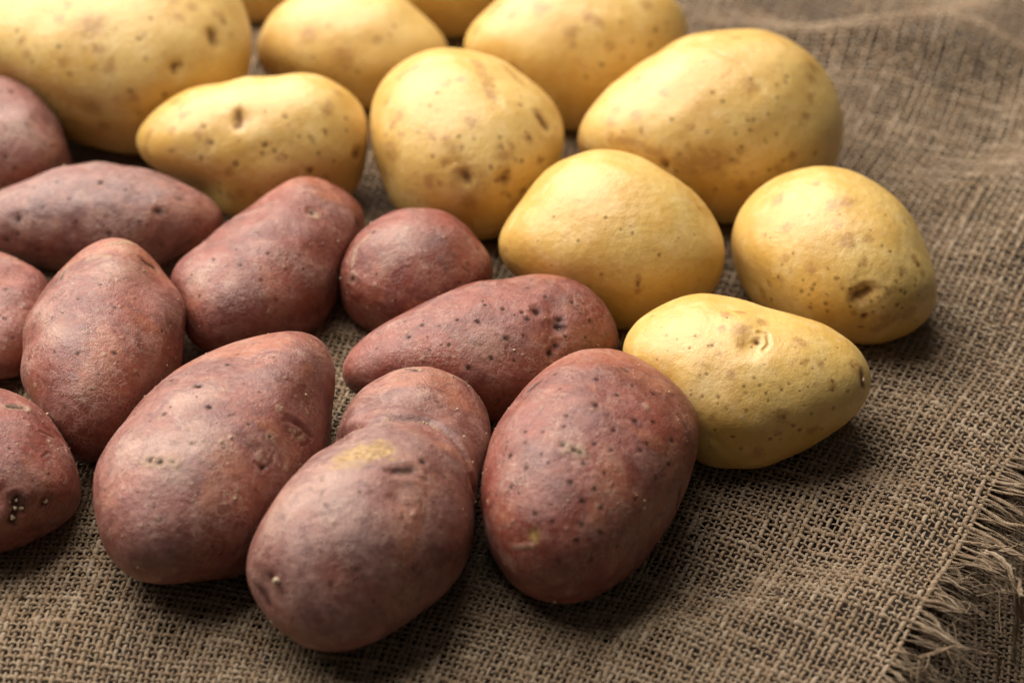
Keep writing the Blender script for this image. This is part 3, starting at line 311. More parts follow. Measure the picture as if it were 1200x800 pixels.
        sh=[-124271,-574,1102,-102,-1294,342,-3228,142,1093,98,22,-75,1358,22,-254,60,-38,322,145,-396,-607,-7,-420,-52,236,71,90,-87,-195,177,123,96,185,-98,-111,46,-28,41,4,-137,56,54,298,-12,54,-4,-97,16,-12,-27,58,-41,-71,73,52,-86,-298,-20,-61,82,41,-57,-2,23,-1,24,5,-36,10,19,-39,63,56,17,25,-11,46,-15,-20,-7,22,18,-1,6,-35,21,24,-26,23,-46,81,-30,-10,-37,-19,38,-4,-14,-11,2],
        marks=[('d',0.6,[-128,-625,770]),('d',0.6,[40,-730,683]),('d',0.6,[-414,-737,534]),('d',0.48,[162,-740,652]),('d',0.6,[-162,-953,254]),('d',0.6,[414,-811,415]),('d',0.48,[599,-630,494]),('d',0.48,[-327,-900,287]),('b',1.23,[856,-140,497]),('b',0.97,[213,-948,236,214,-975,61]),('e',0.48,[217,-959,183,214,-967,141]),('d',0.64,[-676,-404,616]),('d',0.63,[-122,-622,773]),('d',0.54,[41,-729,684]),('d',0.54,[168,-750,639]),('d',0.54,[-419,-735,534]),('d',0.46,[-792,-493,360]),('d',0.46,[-679,-708,196]),('b',1.49,[-985,-168,30])],
        bits=[]),
    'Y8': dict(at=[0.10397, 0.0191, 0.01986],
        sh=[-125501,-518,1264,-100,-2218,309,-3784,100,-624,158,53,-47,1421,-76,-384,158,8,-32,471,-292,-577,-124,109,87,-139,-21,79,-5,-275,173,3,77,39,-54,19,30,-4,-30,41,43,15,17,389,20,-42,-91,60,29,-9,3,9,-17,-23,0,65,-101,-301,-10,17,38,-14,-21,-8,-1,3,-7,10,22,-17,-12,-90,80,12,32,-18,26,-11,-16,18,0,3,-6,2,20,-15,-10,10,12,60,-29,135,-19,-3,-46,17,21,-11,-14,17,-2],
        marks=[('d',0.81,[-181,-976,122]),('d',0.73,[-344,-939,11]),('d',0.92,[-770,-614,-173]),('d',0.54,[-367,-916,165]),('d',0.63,[-36,-952,304]),('d',0.72,[509,-832,220]),('d',0.81,[444,-886,135]),('d',0.63,[325,-936,134]),('d',0.63,[45,-952,302]),('d',0.72,[236,-952,193]),('e',1.61,[111,-966,234,211,-935,285]),('e',0.9,[191,-981,28]),('b',1.44,[289,-947,-139,456,-890,13]),('b',3.58,[162,-955,247]),('b',2.71,[551,-834,12]),('h',4.48,[162,-954,252]),('t',0.72,[489,-871,-48]),('t',0.73,[645,-754,-127]),('d',0.6,[-312,-902,299]),('d',0.48,[-438,-848,299]),('d',0.61,[-708,-673,212]),('d',0.72,[511,-833,213]),('d',0.6,[499,-784,371]),('d',0.6,[437,-697,569]),('d',0.48,[-671,-650,357]),('d',0.48,[-181,-863,471]),('d',0.48,[370,-681,631]),('d',0.48,[-560,-648,516]),('d',0.48,[99,-732,674]),('d',0.48,[281,-575,769]),('d',0.48,[-40,-415,909]),('d',0.48,[-395,-330,857]),('d',0.49,[-794,-336,507]),('d',0.48,[489,-323,810]),('b',1.33,[673,-606,424,706,-642,299]),('e',0.72,[691,-630,355]),('b',2.18,[-119,-263,957,70,-211,975]),('b',2.46,[-679,123,723]),('b',2.4,[22,-705,709]),('b',1.24,[236,-681,693]),('b',1.85,[371,-928,16]),('b',1.49,[161,-825,542]),('b',1.63,[-357,-829,431]),('b',1.49,[-71,-534,843]),('b',0.77,[-835,-254,488]),('b',1.36,[279,-906,319]),('b',1.05,[710,-273,649]),('b',1.56,[-855,-493,-160]),('b',1.48,[568,-823,1]),('b',1.49,[388,-881,272]),('b',1.41,[-639,-633,436]),('b',1.79,[-531,-698,-481]),('b',1.35,[-260,180,949]),('b',1.15,[-681,-701,210]),('b',1.74,[514,-768,382]),('b',1.15,[-803,-593,52]),('b',1.33,[263,-646,717]),('b',1.75,[-641,-358,678]),('b',0.99,[93,-994,58]),('d',0.71,[160,-980,-117]),('d',0.6,[-324,-905,276]),('d',0.53,[604,-758,246]),('d',0.46,[-72,-913,401]),('d',0.58,[252,-964,86]),('d',0.49,[-338,-938,75]),('d',0.68,[53,-990,128]),('d',0.77,[-336,-911,241]),('d',0.61,[183,-976,-113]),('d',0.63,[286,-932,222]),('d',0.72,[476,-843,250]),('d',0.47,[-183,-957,224]),('d',0.76,[-164,-986,30]),('d',0.67,[622,-731,280]),('d',0.71,[-92,-918,386]),('d',0.66,[485,-869,93]),('d',0.45,[625,-766,146]),('d',0.66,[354,-888,295]),('d',0.58,[-101,-916,389]),('d',0.45,[345,-913,219]),('d',0.76,[-448,-877,175]),('d',0.5,[624,-774,-111])],
        bits=[('soil_crumb',0.36,[489,-871,-48]),('soil_crumb',0.45,[640,-758,-124])]),
    'Y9': dict(at=[0.07025, -0.0409, 0.01798],
        sh=[-127461,-179,1064,24,-1429,492,-5363,276,1589,-561,-678,395,1144,425,597,-650,-257,206,249,-182,-401,81,-356,75,222,-97,46,184,46,-66,-66,-108,-87,49,68,72,-37,35,121,-112,-142,94,474,52,91,-117,-94,51,67,42,-39,54,-12,-35,26,-12,-325,72,-23,37,-51,-24,23,11,42,-14,23,3,-64,12,18,6,-70,-21,30,24,37,-38,-21,18,3,22,-16,-9,31,-24,-14,5,-15,3,180,3,28,-26,10,6,-21,-1,6,-6],
        marks=[('d',0.6,[-649,-331,685]),('d',0.68,[-439,-398,806]),('d',0.52,[-807,-58,587]),('d',0.43,[-824,93,559]),('d',0.52,[-868,-256,425]),('d',0.6,[-483,-660,576]),('d',0.59,[37,-783,621]),('d',0.59,[-506,-779,371]),('d',0.68,[-349,-842,410]),('d',0.42,[158,-668,728]),('d',0.51,[390,-756,525]),('d',0.59,[315,-811,492]),('d',0.51,[550,-703,451]),('d',0.51,[735,-402,546]),('d',0.6,[740,-543,397]),('d',0.6,[733,-593,333]),('d',0.68,[738,-649,182]),('d',0.42,[473,-762,442]),('d',0.51,[613,-552,565]),('d',0.51,[173,-894,414]),('d',0.59,[327,-914,241]),('d',0.68,[-48,-946,320]),('d',0.68,[417,-900,125]),('d',0.77,[484,-873,50]),('d',0.51,[565,-797,212]),('d',0.68,[-176,-984,4]),('d',0.85,[208,-978,-10]),('d',0.6,[314,-948,-50]),('d',0.52,[843,-180,508]),('d',0.42,[555,-624,550]),('d',0.6,[691,-722,-32]),('d',0.52,[-255,30,966]),('d',0.43,[-920,40,391]),('d',0.51,[828,-499,256]),('d',0.43,[842,-345,416]),('d',0.6,[-78,-987,-140]),('e',0.94,[104,-394,913]),('e',1.12,[924,-286,253,923,-333,194]),('b',1.54,[-117,-412,903]),('b',1.36,[-222,-743,632]),('b',1.88,[102,-977,-188]),('b',1.2,[547,-280,789,600,-318,734]),('b',2.57,[-89,-223,971]),('b',2.12,[302,-914,272]),('b',2.58,[902,-282,328]),('t',0.68,[-100,-960,262]),('h',4.09,[41,-475,879]),('g',0.6,[140,-233,962,248,-249,936,253,-414,874,178,-504,845]),('w',6.79,[-414,-776,475]),('w',3.4,[31,-597,802]),('b',1.5,[729,-570,379]),('b',1.75,[210,-4,978]),('b',1.58,[-264,95,960]),('b',1.78,[-976,-219,3]),('b',1.18,[687,-477,549]),('b',0.88,[-588,-217,780]),('b',1.27,[-385,-899,209]),('b',0.91,[-440,-365,820]),('b',1.75,[605,-796,-9]),('b',1.34,[-324,-163,932]),('b',1.6,[-73,186,980]),('b',0.84,[-913,-365,-179]),('b',1.67,[-732,-672,-107]),('b',1.0,[296,-953,66]),('b',1.34,[557,-533,637]),('b',0.64,[-70,-868,492]),('b',0.84,[-355,-513,782]),('b',0.66,[-515,-551,657]),('d',0.53,[34,-460,887]),('d',0.41,[-603,-205,771]),('d',0.45,[-480,-385,788]),('d',0.44,[799,-497,-338]),('d',0.43,[-822,-512,-249]),('d',0.33,[119,-418,901]),('d',0.55,[92,-825,558]),('d',0.37,[130,-979,-158]),('d',0.41,[-616,-710,343]),('d',0.53,[-254,-914,315]),('d',0.53,[-355,-933,61]),('d',0.44,[-742,-162,650]),('d',0.54,[-79,-831,551]),('d',0.53,[156,-859,487]),('d',0.37,[528,-560,639]),('d',0.42,[505,-805,311]),('d',0.34,[-626,-774,96]),('d',0.5,[-701,-528,-479]),('d',0.34,[-703,-245,668]),('d',0.41,[256,-966,33]),('d',0.34,[483,-391,784]),('d',0.45,[-545,-638,544]),('d',0.32,[521,-402,753]),('d',0.49,[-351,-870,347])],
        bits=[('eye_bud',0.6,[931,-298,210])]),
    'Y10': dict(at=[-0.09972, 0.21781, 0.01621],
        sh=[-131695,-284,1569,-28,-1043,259,-4265,15,1885,-170,-60,133,1423,-11,270,23,-95,190,218,-247,-528,-37,-470,9,186,10,-27,26,-92,62,-54,5,115,8,-25,-17,-18,19,31,-124,10,86,435,-1,59,-10,-72,9,11,6,-2,-15,-7,47,33,-87,-329,-4,-81,2,33,8,-12,0,-5,6,15,-32,-13,51,-43,30,3,0,49,18,39,-19,-21,8,4,2,2,-5,0,12,9,-42,31,14,170,-8,-17,-9,-23,0,10,-1,-1,1],
        marks=[],
        bits=[]),
    'Y11': dict(at=[-0.02611, 0.20668, 0.01946],
        sh=[-126582,-355,1178,82,1456,314,-3686,-57,1140,-159,90,102,1283,-15,168,39,138,167,-290,-257,-628,67,-286,-77,83,22,-5,4,119,101,93,-9,65,-7,-39,0,9,5,-43,-91,-15,55,337,-12,39,51,-34,-11,-8,3,-8,-17,25,44,-33,-84,-320,11,-46,-28,22,9,-6,-5,2,-3,-14,-7,19,21,45,53,65,-2,21,-24,21,21,-3,-4,-2,-1,1,-1,6,8,-16,-25,-40,-13,95,7,-6,23,-13,-10,5,2,2,-1],
        marks=[],
        bits=[]),
}

# ------------------------------------------------------------------ table below the cloth
CLOTH_GAP = 0.034
def slab(name, x0, x1, y0, y1, z0, z1, bevel=.002):
    bm = bmesh.new(); bmesh.ops.create_cube(bm, size=1)
    for v in bm.verts:
        v.co = ((x0+x1)/2 + v.co.x*(x1-x0), (y0+y1)/2 + v.co.y*(y1-y0), (z0+z1)/2 + v.co.z*(z1-z0))
    bmesh.ops.bevel(bm, geom=bm.edges[:], offset=bevel, segments=2, affect='EDGES')
    me = bpy.data.meshes.new(name); bm.to_mesh(me); bm.free(); return me
link('table_top', slab('table_top', -.6, .6, -.45, .7, -.05, -CLOTH_GAP - .0014), WOOD, kind='structure',
     label='dark wooden table top under the burlap')

# ------------------------------------------------------------------ burlap
SU, SV = 0.00204, 0.00214                 # spacing of the warp columns and of the weft rows
AT = np.array([s['at'] for s in SPUDS.values()])

def waves(n, lo, hi, seed, dim=2):
    r = np.random.default_rng(seed)
    k = r.normal(size=(n, dim)); k /= np.linalg.norm(k, axis=1)[:, None]
    k *= (2*np.pi / np.exp(r.uniform(np.log(lo), np.log(hi), n)))[:, None]
    return k, r.uniform(0, 2*np.pi, n)
def wsum(P, kp):
    k, p = kp
    return np.cos(P @ k.T + p).sum(1) / math.sqrt(len(p))
W1, W2, W3 = waves(10, .05, .16, 1), waves(10, .05, .16, 2), waves(12, .035, .11, 3)

def sig(x): return 1 / (1 + np.exp(-x))
def gauss(x, y, cx, cy, la, lb, ang):
    c, s = math.cos(R(ang)), math.sin(R(ang))
    u, v = (x-cx)*c + (y-cy)*s, -(x-cx)*s + (y-cy)*c
    return np.exp(-(u/la)**2 - (v/lb)**2)
def height(P):
    x, y = P[:, 0], P[:, 1]
    free = np.ones(len(x))
    for a in AT:
        free *= 1 - np.exp(-(((x-a[0])**2 + (y-a[1])**2) / .038**2))
    h = .0015 * wsum(P, W3) * free
    # the cloth rolls down towards the front left corner
    dd = np.clip((-.122 - y) / .05, 0, 2)
    h -= .011 * dd**1.6 * sig((-.075 - x) / .02)
    # loose folds behind the potatoes
    h += .0150 * gauss(x, y, .150, .176, .055, .014, -16)
    h += .0120 * gauss(x, y, .208, .212, .050, .018, 35)
    h -= .0050 * gauss(x, y, .128, .210, .032, .012, -10)
    h += .0090 * gauss(x, y, .070, .238, .060, .016, 8)
    h += .0060 * gauss(x, y, .188, .085, .050, .016, 70)
    h += .0040 * gauss(x, y, .158, .030, .040, .014, 58)
    h += .0035 * gauss(x, y, .135, -.060, .050, .016, 52)
    h -= .0025 * gauss(x, y, .100, -.085, .050, .014, 50)
    h += .0030 * gauss(x, y, .060, -.130, .050, .014, 20)
    h = np.maximum(h, -.011 + .0 * h)
    return h - .0006

KAPPA, PHI0 = 1.6, R(17)
def place(u, v):
    """cloth coordinates -> table plane: threads turn slowly across the cloth, with a small wander"""
    ph = PHI0 + KAPPA*u
    P = np.stack([(np.sin(ph) - math.sin(PHI0))/KAPPA + v*np.sin(ph),
                  (np.cos(ph) - math.cos(PHI0))/KAPPA + v*np.cos(ph) - .06], 1)
    return P + .0011*np.stack([wsum(P, W1), wsum(P, W2)], 1)

def tubes(lines, sides=5):
    """lines: list of (points, half width, half thickness, thread id, along offset) -> verts, quads, attributes"""
    VV, FF, A1, A2, A3 = [], [], [], [], []
    base = 0
    ang = np.arange(sides) / sides * 2*np.pi + .3
    for P, w, t, tid, off in lines:
        n = len(P)
        T = np.gradient(P, axis=0); L = np.linalg.norm(T, axis=1)[:, None] + 1e-12; T = T / L
        up = np.array([0, 0, 1.0]) + np.array([.02, .013, 0])
        S = np.cross(T, up); S /= np.linalg.norm(S, axis=1)[:, None] + 1e-12
        N = np.cross(S, T)
        w = np.broadcast_to(w, (n,)); t = np.broadcast_to(t, (n,))
        V = P[:, None, :] + (S*w[:, None])[:, None, :]*np.cos(ang)[None, :, None] + (N*t[:, None])[:, None, :]*np.sin(ang)[None, :, None]
        VV.append(V.reshape(-1, 3))
        i = np.arange(n-1)[:, None]*sides; j = np.arange(sides)[None, :]; j2 = (j+1) % sides
        FF.append(base + np.stack([i+j, i+j2, i+sides+j2, i+sides+j], -1).reshape(-1, 4))
        s = off + np.concatenate([[0], np.cumsum(np.linalg.norm(np.diff(P, axis=0), axis=1))])
        A1.append(np.repeat(s, sides)); A2.append(np.tile(np.arange(sides)/sides, n)); A3.append(np.full(n*sides, tid))
        base += n*sides
    return np.concatenate(VV), np.concatenate(FF), np.concatenate(A1), np.concatenate(A2), np.concatenate(A3)

def yarn_object(name, lines, parent, sides=5, mat=None, **props):
    V, F, a, b, c = tubes(lines, sides)
    me = mesh_from_arrays(name, V, F)
    float_attr(me, 'along', a); float_attr(me, 'around', b); float_attr(me, 'tid', c)
    return link(name, me, mat or JUTE, parent, **props)

U0, V0, V1 = -.235, -.155, .345
def edge_u(v): return U_EDGE + 0*v      # the frayed edge follows a warp column
U_EDGE = .136
rs = np.random.default_rng(11)
NU = int((U_EDGE - U0) / SU); NV = int((V1 - V0) / SV)
us = U0 + np.arange(NU)*SU + rs.normal(0, .00014, NU)
vs = V0 + np.arange(NV)*SV + rs.normal(0, .00013, NV)
wu = np.clip(rs.normal(1, .16, NU), .65, 1.5); wv = np.clip(rs.normal(1, .18, NV), .6, 1.6)
AMP, SUB = .00041, 2
def smooth_rand(n, scale, r):
    k = max(4, int(n/scale) + 3)
    return np.interp(np.arange(n)/scale, np.arange(k), r.normal(0, 1, k))
lines = []
weft_ends = []
for j in range(NV):                     # weft rows run along u and end in the fringe
    n_cross = min(NU, int((edge_u(vs[j]) - U0) / SU) + 1)
    n = n_cross*SUB
    ii = np.arange(n) / SUB
    u = np.interp(ii, np.arange(NU), us) if NU > 1 else None
    v = np.full(n, vs[j]) + .00017*smooth_rand(n, 3*SUB, rs)
    P = place(u, v)
    z = height(P) + AMP*np.cos(np.pi*(ii + j))
    w = .00063*wv[j]*np.clip(1 + .24*smooth_rand(n, 2*SUB, rs) + .10*smooth_rand(n, SUB*.7, rs), .55, 1.7)
    lines.append((np.column_stack([P, z]), w, w*.68, rs.random(), rs.random()*9))
    weft_ends.append((u[-1], vs[j], w[-1]))
for i in range(NU):                     # warp columns run along v
    ok = edge_u(vs) > us[i]
    j0 = int(np.argmax(ok)); 
    if not ok.any(): continue
    n = (NV - j0)*SUB
    jj = j0 + np.arange(n) / SUB
    v = np.interp(jj, np.arange(NV), vs)
    u = np.full(n, us[i]) + .00017*smooth_rand(n, 3*SUB, rs)
    P = place(u, v)
    z = height(P) - AMP*np.cos(np.pi*(jj + i))
    w = .00061*wu[i]*np.clip(1 + .24*smooth_rand(n, 2*SUB, rs) + .10*smooth_rand(n, SUB*.7, rs), .55, 1.7)
    lines.append((np.column_stack([P, z]), w, w*.68, rs.random(), rs.random()*9))

cloth = link('burlap_cloth', None, None, label='coarse brown burlap cloth with a frayed corner, under all the potatoes', category='cloth')
yarn_object('woven_yarn', lines, cloth, kind='stuff')

# frayed ends: each weft row runs on past the last warp column and gathers with its neighbours into a tuft
tufts, k = [], 0
while k < NV:
    m = int(rs.integers(2, 8)); tufts.append((k, min(NV, k+m))); k += m
for k0, k1 in tufts:
    um, vm = weft_ends[(k0+k1)//2][:2]
    if not (-.11 < vm < .14): continue
    reach = rs.uniform(.0095, .0150); sag = rs.uniform(.0004, .0050); lean = rs.normal(0, .0015)
    for j in range(k0, k1):
        ue, ve, w0 = weft_ends[j]
        parts = []
        own = reach*rs.uniform(.55, 1.35); pull = rs.uniform(.25, 1.0); curl = rs.normal(0, .0016); wave = rs.uniform(2, 6)
        for s in range(3):              # three plies that loosen towards the tip
            t = np.linspace(0, 1, 14)
            ln = own*rs.uniform(.85, 1.15)
            gather = (vm + lean - ve)*pull*t**1.4 + curl*np.sin(t*wave)*t
            v = ve + gather + rs.normal(0, .00016)*t + .00030*np.sin(t*9 + s*2.1)
            u = ue - .0008 + (ln + .0008)*t
            P = place(u, v)
            z0 = height(place(np.array([ue]), np.array([ve])))[0]
            z = z0 + .0002 - sag*t**1.7 + .0007*np.sin(t*4 + rs.uniform(0, 6))*t + (s-1)*.00018
            ww = (w0*.66)*(1 - .5*t**5)*(1 + .2*smooth_rand(14, 3, rs))
            parts.append((np.column_stack([P, z]), ww, ww*.8, rs.random(), rs.random()*9))
        for s in range(3):              # single fibres
            t = np.linspace(0, 1, 9); ln = reach*rs.uniform(.8, 1.9)
            v = ve + (vm + lean - ve)*.6*t + rs.normal(0, .0022)*t**2 + .0012*np.sin(t*rs.uniform(3, 9) + rs.uniform(0, 6))*t
            u = ue + ln*t
            P = place(u, v)
            z = z0 - sag*t**1.5 + rs.normal(0, .0022)*t + .0008*np.sin(t*rs.uniform(3, 8))*t
            parts.append((np.column_stack([P, z]), .00007, .00007, rs.random(), rs.random()*9))
        yarn_object('fringe_thread', parts, cloth, 5)

# long pulled threads that have slipped out of the edge
def bez(pts, n=60):
    pts = np.array(pts, float); m = len(pts)
    t = np.linspace(0, m-1, n); out = np.zeros((n, pts.shape[1]))
    for a, tt in enumerate(t):
        i = min(int(tt), m-2); f = tt-i
        p0, p1, p2, p3 = pts[max(i-1, 0)], pts[i], pts[i+1], pts[min(i+2, m-1)]
        out[a] = .5*((2*p1) + (-p0+p2)*f + (2*p0-5*p1+4*p2-p3)*f*f + (-p0+3*p1-3*p2+p3)*f**3)
    return out
LOOSE = [([[0.1098, -0.1365, -0.006], [0.115, -0.1391, -0.002], [0.1218, -0.1388, 0.001], [0.1278, -0.1391, 0.0], [0.1345, -0.1372, -0.004], [0.14, -0.1255, -0.02], [0.1397, -0.1235, -0.029], [0.1354, -0.1296, -0.0315]], 0.00042),
         ([[0.1401, -0.1001, -0.002], [0.1428, -0.1048, 0.0], [0.1453, -0.109, -0.002], [0.1463, -0.1137, -0.006], [0.1529, -0.1001, -0.028], [0.1547, -0.1055, -0.0315]], 0.0009),
         ([[0.1369, -0.0965, -0.002], [0.1416, -0.1033, 0.001], [0.1445, -0.1115, -0.003], [0.1469, -0.1117, -0.02], [0.1475, -0.1125, -0.0315]], 0.0007),
         ([[0.1382, -0.1052, -0.003], [0.1408, -0.1087, -0.005], [0.1434, -0.1095, -0.007], [0.1504, -0.093, -0.025]], 0.00045),
         ([[0.137, -0.095, -0.001], [0.1428, -0.0972, -0.0], [0.1498, -0.0939, -0.002], [0.1577, -0.0874, -0.006]], 0.00045),
         ([[0.1234, -0.1261, -0.004], [0.1228, -0.1298, -0.007], [0.1278, -0.1159, -0.028], [0.1301, -0.1184, -0.0315], [0.1306, -0.1252, -0.0315]], 0.0004),
         ([[0.1406, -0.0957, -0.001], [0.1459, -0.1003, 0.0005], [0.1523, -0.1027, -0.004], [0.1613, -0.0886, -0.025]], 0.0006)]
for pts, wd in LOOSE:
    parts = []
    for s in range(3):
        P = bez(pts); n = len(P); t = np.linspace(0, 1, n)
        ph = t*rs.uniform(18, 26) + s*2.1
        P = P + wd*.55*np.column_stack([np.cos(ph), np.sin(ph), np.sin(ph+1)])*(1 + .4*smooth_rand(n, 8, rs))[:, None]
        parts.append((P, wd*.62*(1 + .15*smooth_rand(n, 6, rs)), wd*.5, rs.random(), rs.random()*9))
    for s in range(4):
        P = bez(pts)[int(rs.integers(0, 20)):]; n = len(P); t = np.linspace(0, 1, n)
        P = P + (rs.normal(0, .0007, 3))[None, :]*np.sin(t*rs.uniform(4, 9) + rs.uniform(0, 6))[:, None]
        parts.append((P, .00006, .00006, rs.random(), rs.random()*9))
    yarn_object('loose_thread', parts, cloth, 5)

# fine tangle below the edge
parts = []
for q in range(130):
    ve, ue = rs.uniform(-.075, .075), U_EDGE + rs.uniform(.0, .012)
    n = 14; t = np.linspace(0, 1, n); ln = rs.uniform(.008, .022); a = rs.uniform(-1.2, 1.2); k = rs.normal(0, 3.2)
    th = a + k*t + .5*smooth_rand(n, 4, rs)
    u = ue + np.cumsum(np.cos(th))*ln/n; v = ve + np.cumsum(np.sin(th))*ln/n
    P = place(u, v)
    z = -.001 - rs.uniform(.002, .016)*t + .002*np.sin(t*rs.uniform(2, 6))
    wd = rs.choice([.00006, .00009, .00018])
    parts.append((np.column_stack([P, z]), wd, wd, rs.random(), rs.random()*9))
yarn_object('tangled_fibres', parts, cloth, 4, kind='stuff')

# stray fibres standing off the yarn
parts = []
for q in range(7500):
    u, v = rs.uniform(-.18, .136), rs.uniform(-.14, .16)
    a = rs.uniform(0, 2*np.pi); ln = rs.uniform(.0015, .006)
    t = np.linspace(0, 1, 5)
    P = place(u + np.cos(a)*ln*t, v + np.sin(a)*ln*t)
    bend = rs.normal(0, .0007)
    P[:, 0] += bend*t**2*2; P[:, 1] += rs.normal(0, .0005)*t**2*2
    z = height(P) + .0008 + rs.uniform(-.0002, .0014)*np.sin(t*np.pi*rs.uniform(.5, 1.1))
    parts.append((np.column_stack([P, z]), .000042, .000042, rs.random(), rs.random()*9))
yarn_object('stray_fibres', parts, cloth, 3, kind='stuff')

# added unseen board: props the main cloth and keeps light off the lower fold; it stops just short of the frayed edge
vv = np.linspace(V0 + .01, V1 - .01, 60)
edge = place(edge_u(vv) - .010, vv)
back = place(np.full(60, U0 + .012), vv)[::-1]
poly = [*map(tuple, edge), *map(tuple, back)]
bm = bmesh.new()
low = [bm.verts.new((x, y, -CLOTH_GAP - .001)) for x, y in poly]
face = bm.faces.new(low)
ext = bmesh.ops.extrude_face_region(bm, geom=[face])
for g in ext['geom']:
    if isinstance(g, bmesh.types.BMVert): g.co.z = -.0135
bmesh.ops.recalc_face_normals(bm, faces=bm.faces)
me = bpy.data.meshes.new('shade_board'); bm.to_mesh(me); bm.free()
link('shade_board', me, WOOD, kind='structure', label='unseen dark wooden board added under the main burlap cloth to support it and shade the lower fold')

bm = bmesh.new()
for q in range(150):
    u, v = rs.uniform(-.15, .13), rs.uniform(-.11, .10)
    P = place(np.array([u]), np.array([v])); s_ = float(np.exp(rs.normal(math.log(.00035), .4)))
    res = bmesh.ops.create_icosphere(bm, subdivisions=2, radius=s_)
    for w_ in res['verts']: w_.co = Vector((P[0, 0], P[0, 1], height(P)[0] + .0009)) + w_.co*float(rs.uniform(.7, 1.3))
me = bpy.data.meshes.new('soil_crumbs'); bm.to_mesh(me); bm.free()
link('soil_crumbs', me, plain('damp_soil', (.16, .10, .06)), None, kind='stuff', label='tiny crumbs of brown soil scattered over the burlap', category='soil')

# ------------------------------------------------------------------ second layer of burlap, seen past the frayed edge
under = link('burlap_cloth', None, None, label='shadowed lower fold of burlap beneath the frayed edge', category='cloth')
lines = []
ca, sa = math.cos(R(-14)), math.sin(R(-14))
def under_place(a, b):
    P = np.stack([.150 + ca*a - sa*b, -.085 + sa*a + ca*b], 1)
    return P + .0012*np.stack([wsum(P, W2), wsum(P, W1)], 1)
NA, NB = 72, 80
for j in range(NB):
    ii = np.arange(NA*SUB)/SUB
    P = under_place((ii - NA/2)*SU, np.full(len(ii), (j - NB/2)*SV) + .0002*smooth_rand(len(ii), 12, rs))
    z = -CLOTH_GAP + .0012 + .0007*wsum(P, W3)*0 + AMP*np.cos(np.pi*(ii + j))
    w = .00064*(1 + .15*smooth_rand(len(ii), 8, rs)); lines.append((np.column_stack([P, z]), w, w*.5, rs.random(), rs.random()*9))
for i in range(NA):
    jj = np.arange(NB*SUB)/SUB
    P = under_place(np.full(len(jj), (i - NA/2)*SU) + .0002*smooth_rand(len(jj), 12, rs), (jj - NB/2)*SV)
    z = -CLOTH_GAP + .0012 - AMP*np.cos(np.pi*(jj + i))
    w = .00064*(1 + .15*smooth_rand(len(jj), 8, rs)); lines.append((np.column_stack([P, z]), w, w*.5, rs.random(), rs.random()*9))
yarn_object('woven_yarn', lines, under, kind='stuff')

# ------------------------------------------------------------------ potatoes
def sphere(sub):
    bm = bmesh.new(); bmesh.ops.create_icosphere(bm, subdivisions=sub, radius=1)
    bm.verts.ensure_lookup_table()
    V = np.array([v.co[:] for v in bm.verts]); V /= np.linalg.norm(V, axis=1)[:, None]
    F = np.array([[v.index for v in f.verts] for f in bm.faces]); bm.free(); return V, F
SPH = {6: sphere(6), 7: sphere(7)}

def harmonics(d, L=9):
    x, y, z = d.T
    st = np.sqrt(np.maximum(0, 1 - z*z)); ph = np.arctan2(y, x); Pm = {}; out = []
    for m in range(L+1):
        p = np.ones_like(z)
        for k in range(1, m+1): p = -(2*k-1)*st*p
        Pm[m, m] = p
        if m < L: Pm[m+1, m] = (2*m+1)*z*p
        for l in range(m+2, L+1): Pm[l, m] = ((2*l-1)*z*Pm[l-1, m] - (l+m-1)*Pm[l-2, m])/(l-m)
    for l in range(L+1):
        for m in range(-l, l+1):
            a = abs(m); N = math.sqrt((2*l+1)/(4*math.pi)*math.factorial(l-a)/math.factorial(l+a))*(math.sqrt(2) if m else 1)
            out.append(N*Pm[l, a]*(np.cos(a*ph) if m >= 0 else np.sin(a*ph)))
    return np.stack(out, 1)
HARM = {k: harmonics(v[0]) for k, v in SPH.items()}

def blob(name, r, seed):
    bm = bmesh.new(); bmesh.ops.create_icosphere(bm, subdivisions=3, radius=1)
    q = random.Random(seed); a = [q.uniform(0, 6) for _ in range(6)]
    for v in bm.verts:
        x, y, z = v.co
        f = 1 + .18*math.sin(3*x + a[0]) + .16*math.sin(4*y + a[1]) + .14*math.sin(5*z + a[2])
        v.co = v.co * r * f
    me = bpy.data.meshes.new(name); bm.to_mesh(me); bm.free()
    for p in me.polygons: p.use_smooth = True
    return me

def smooth01(x): x = np.clip(x, 0, 1); return x*x*(3-2*x)

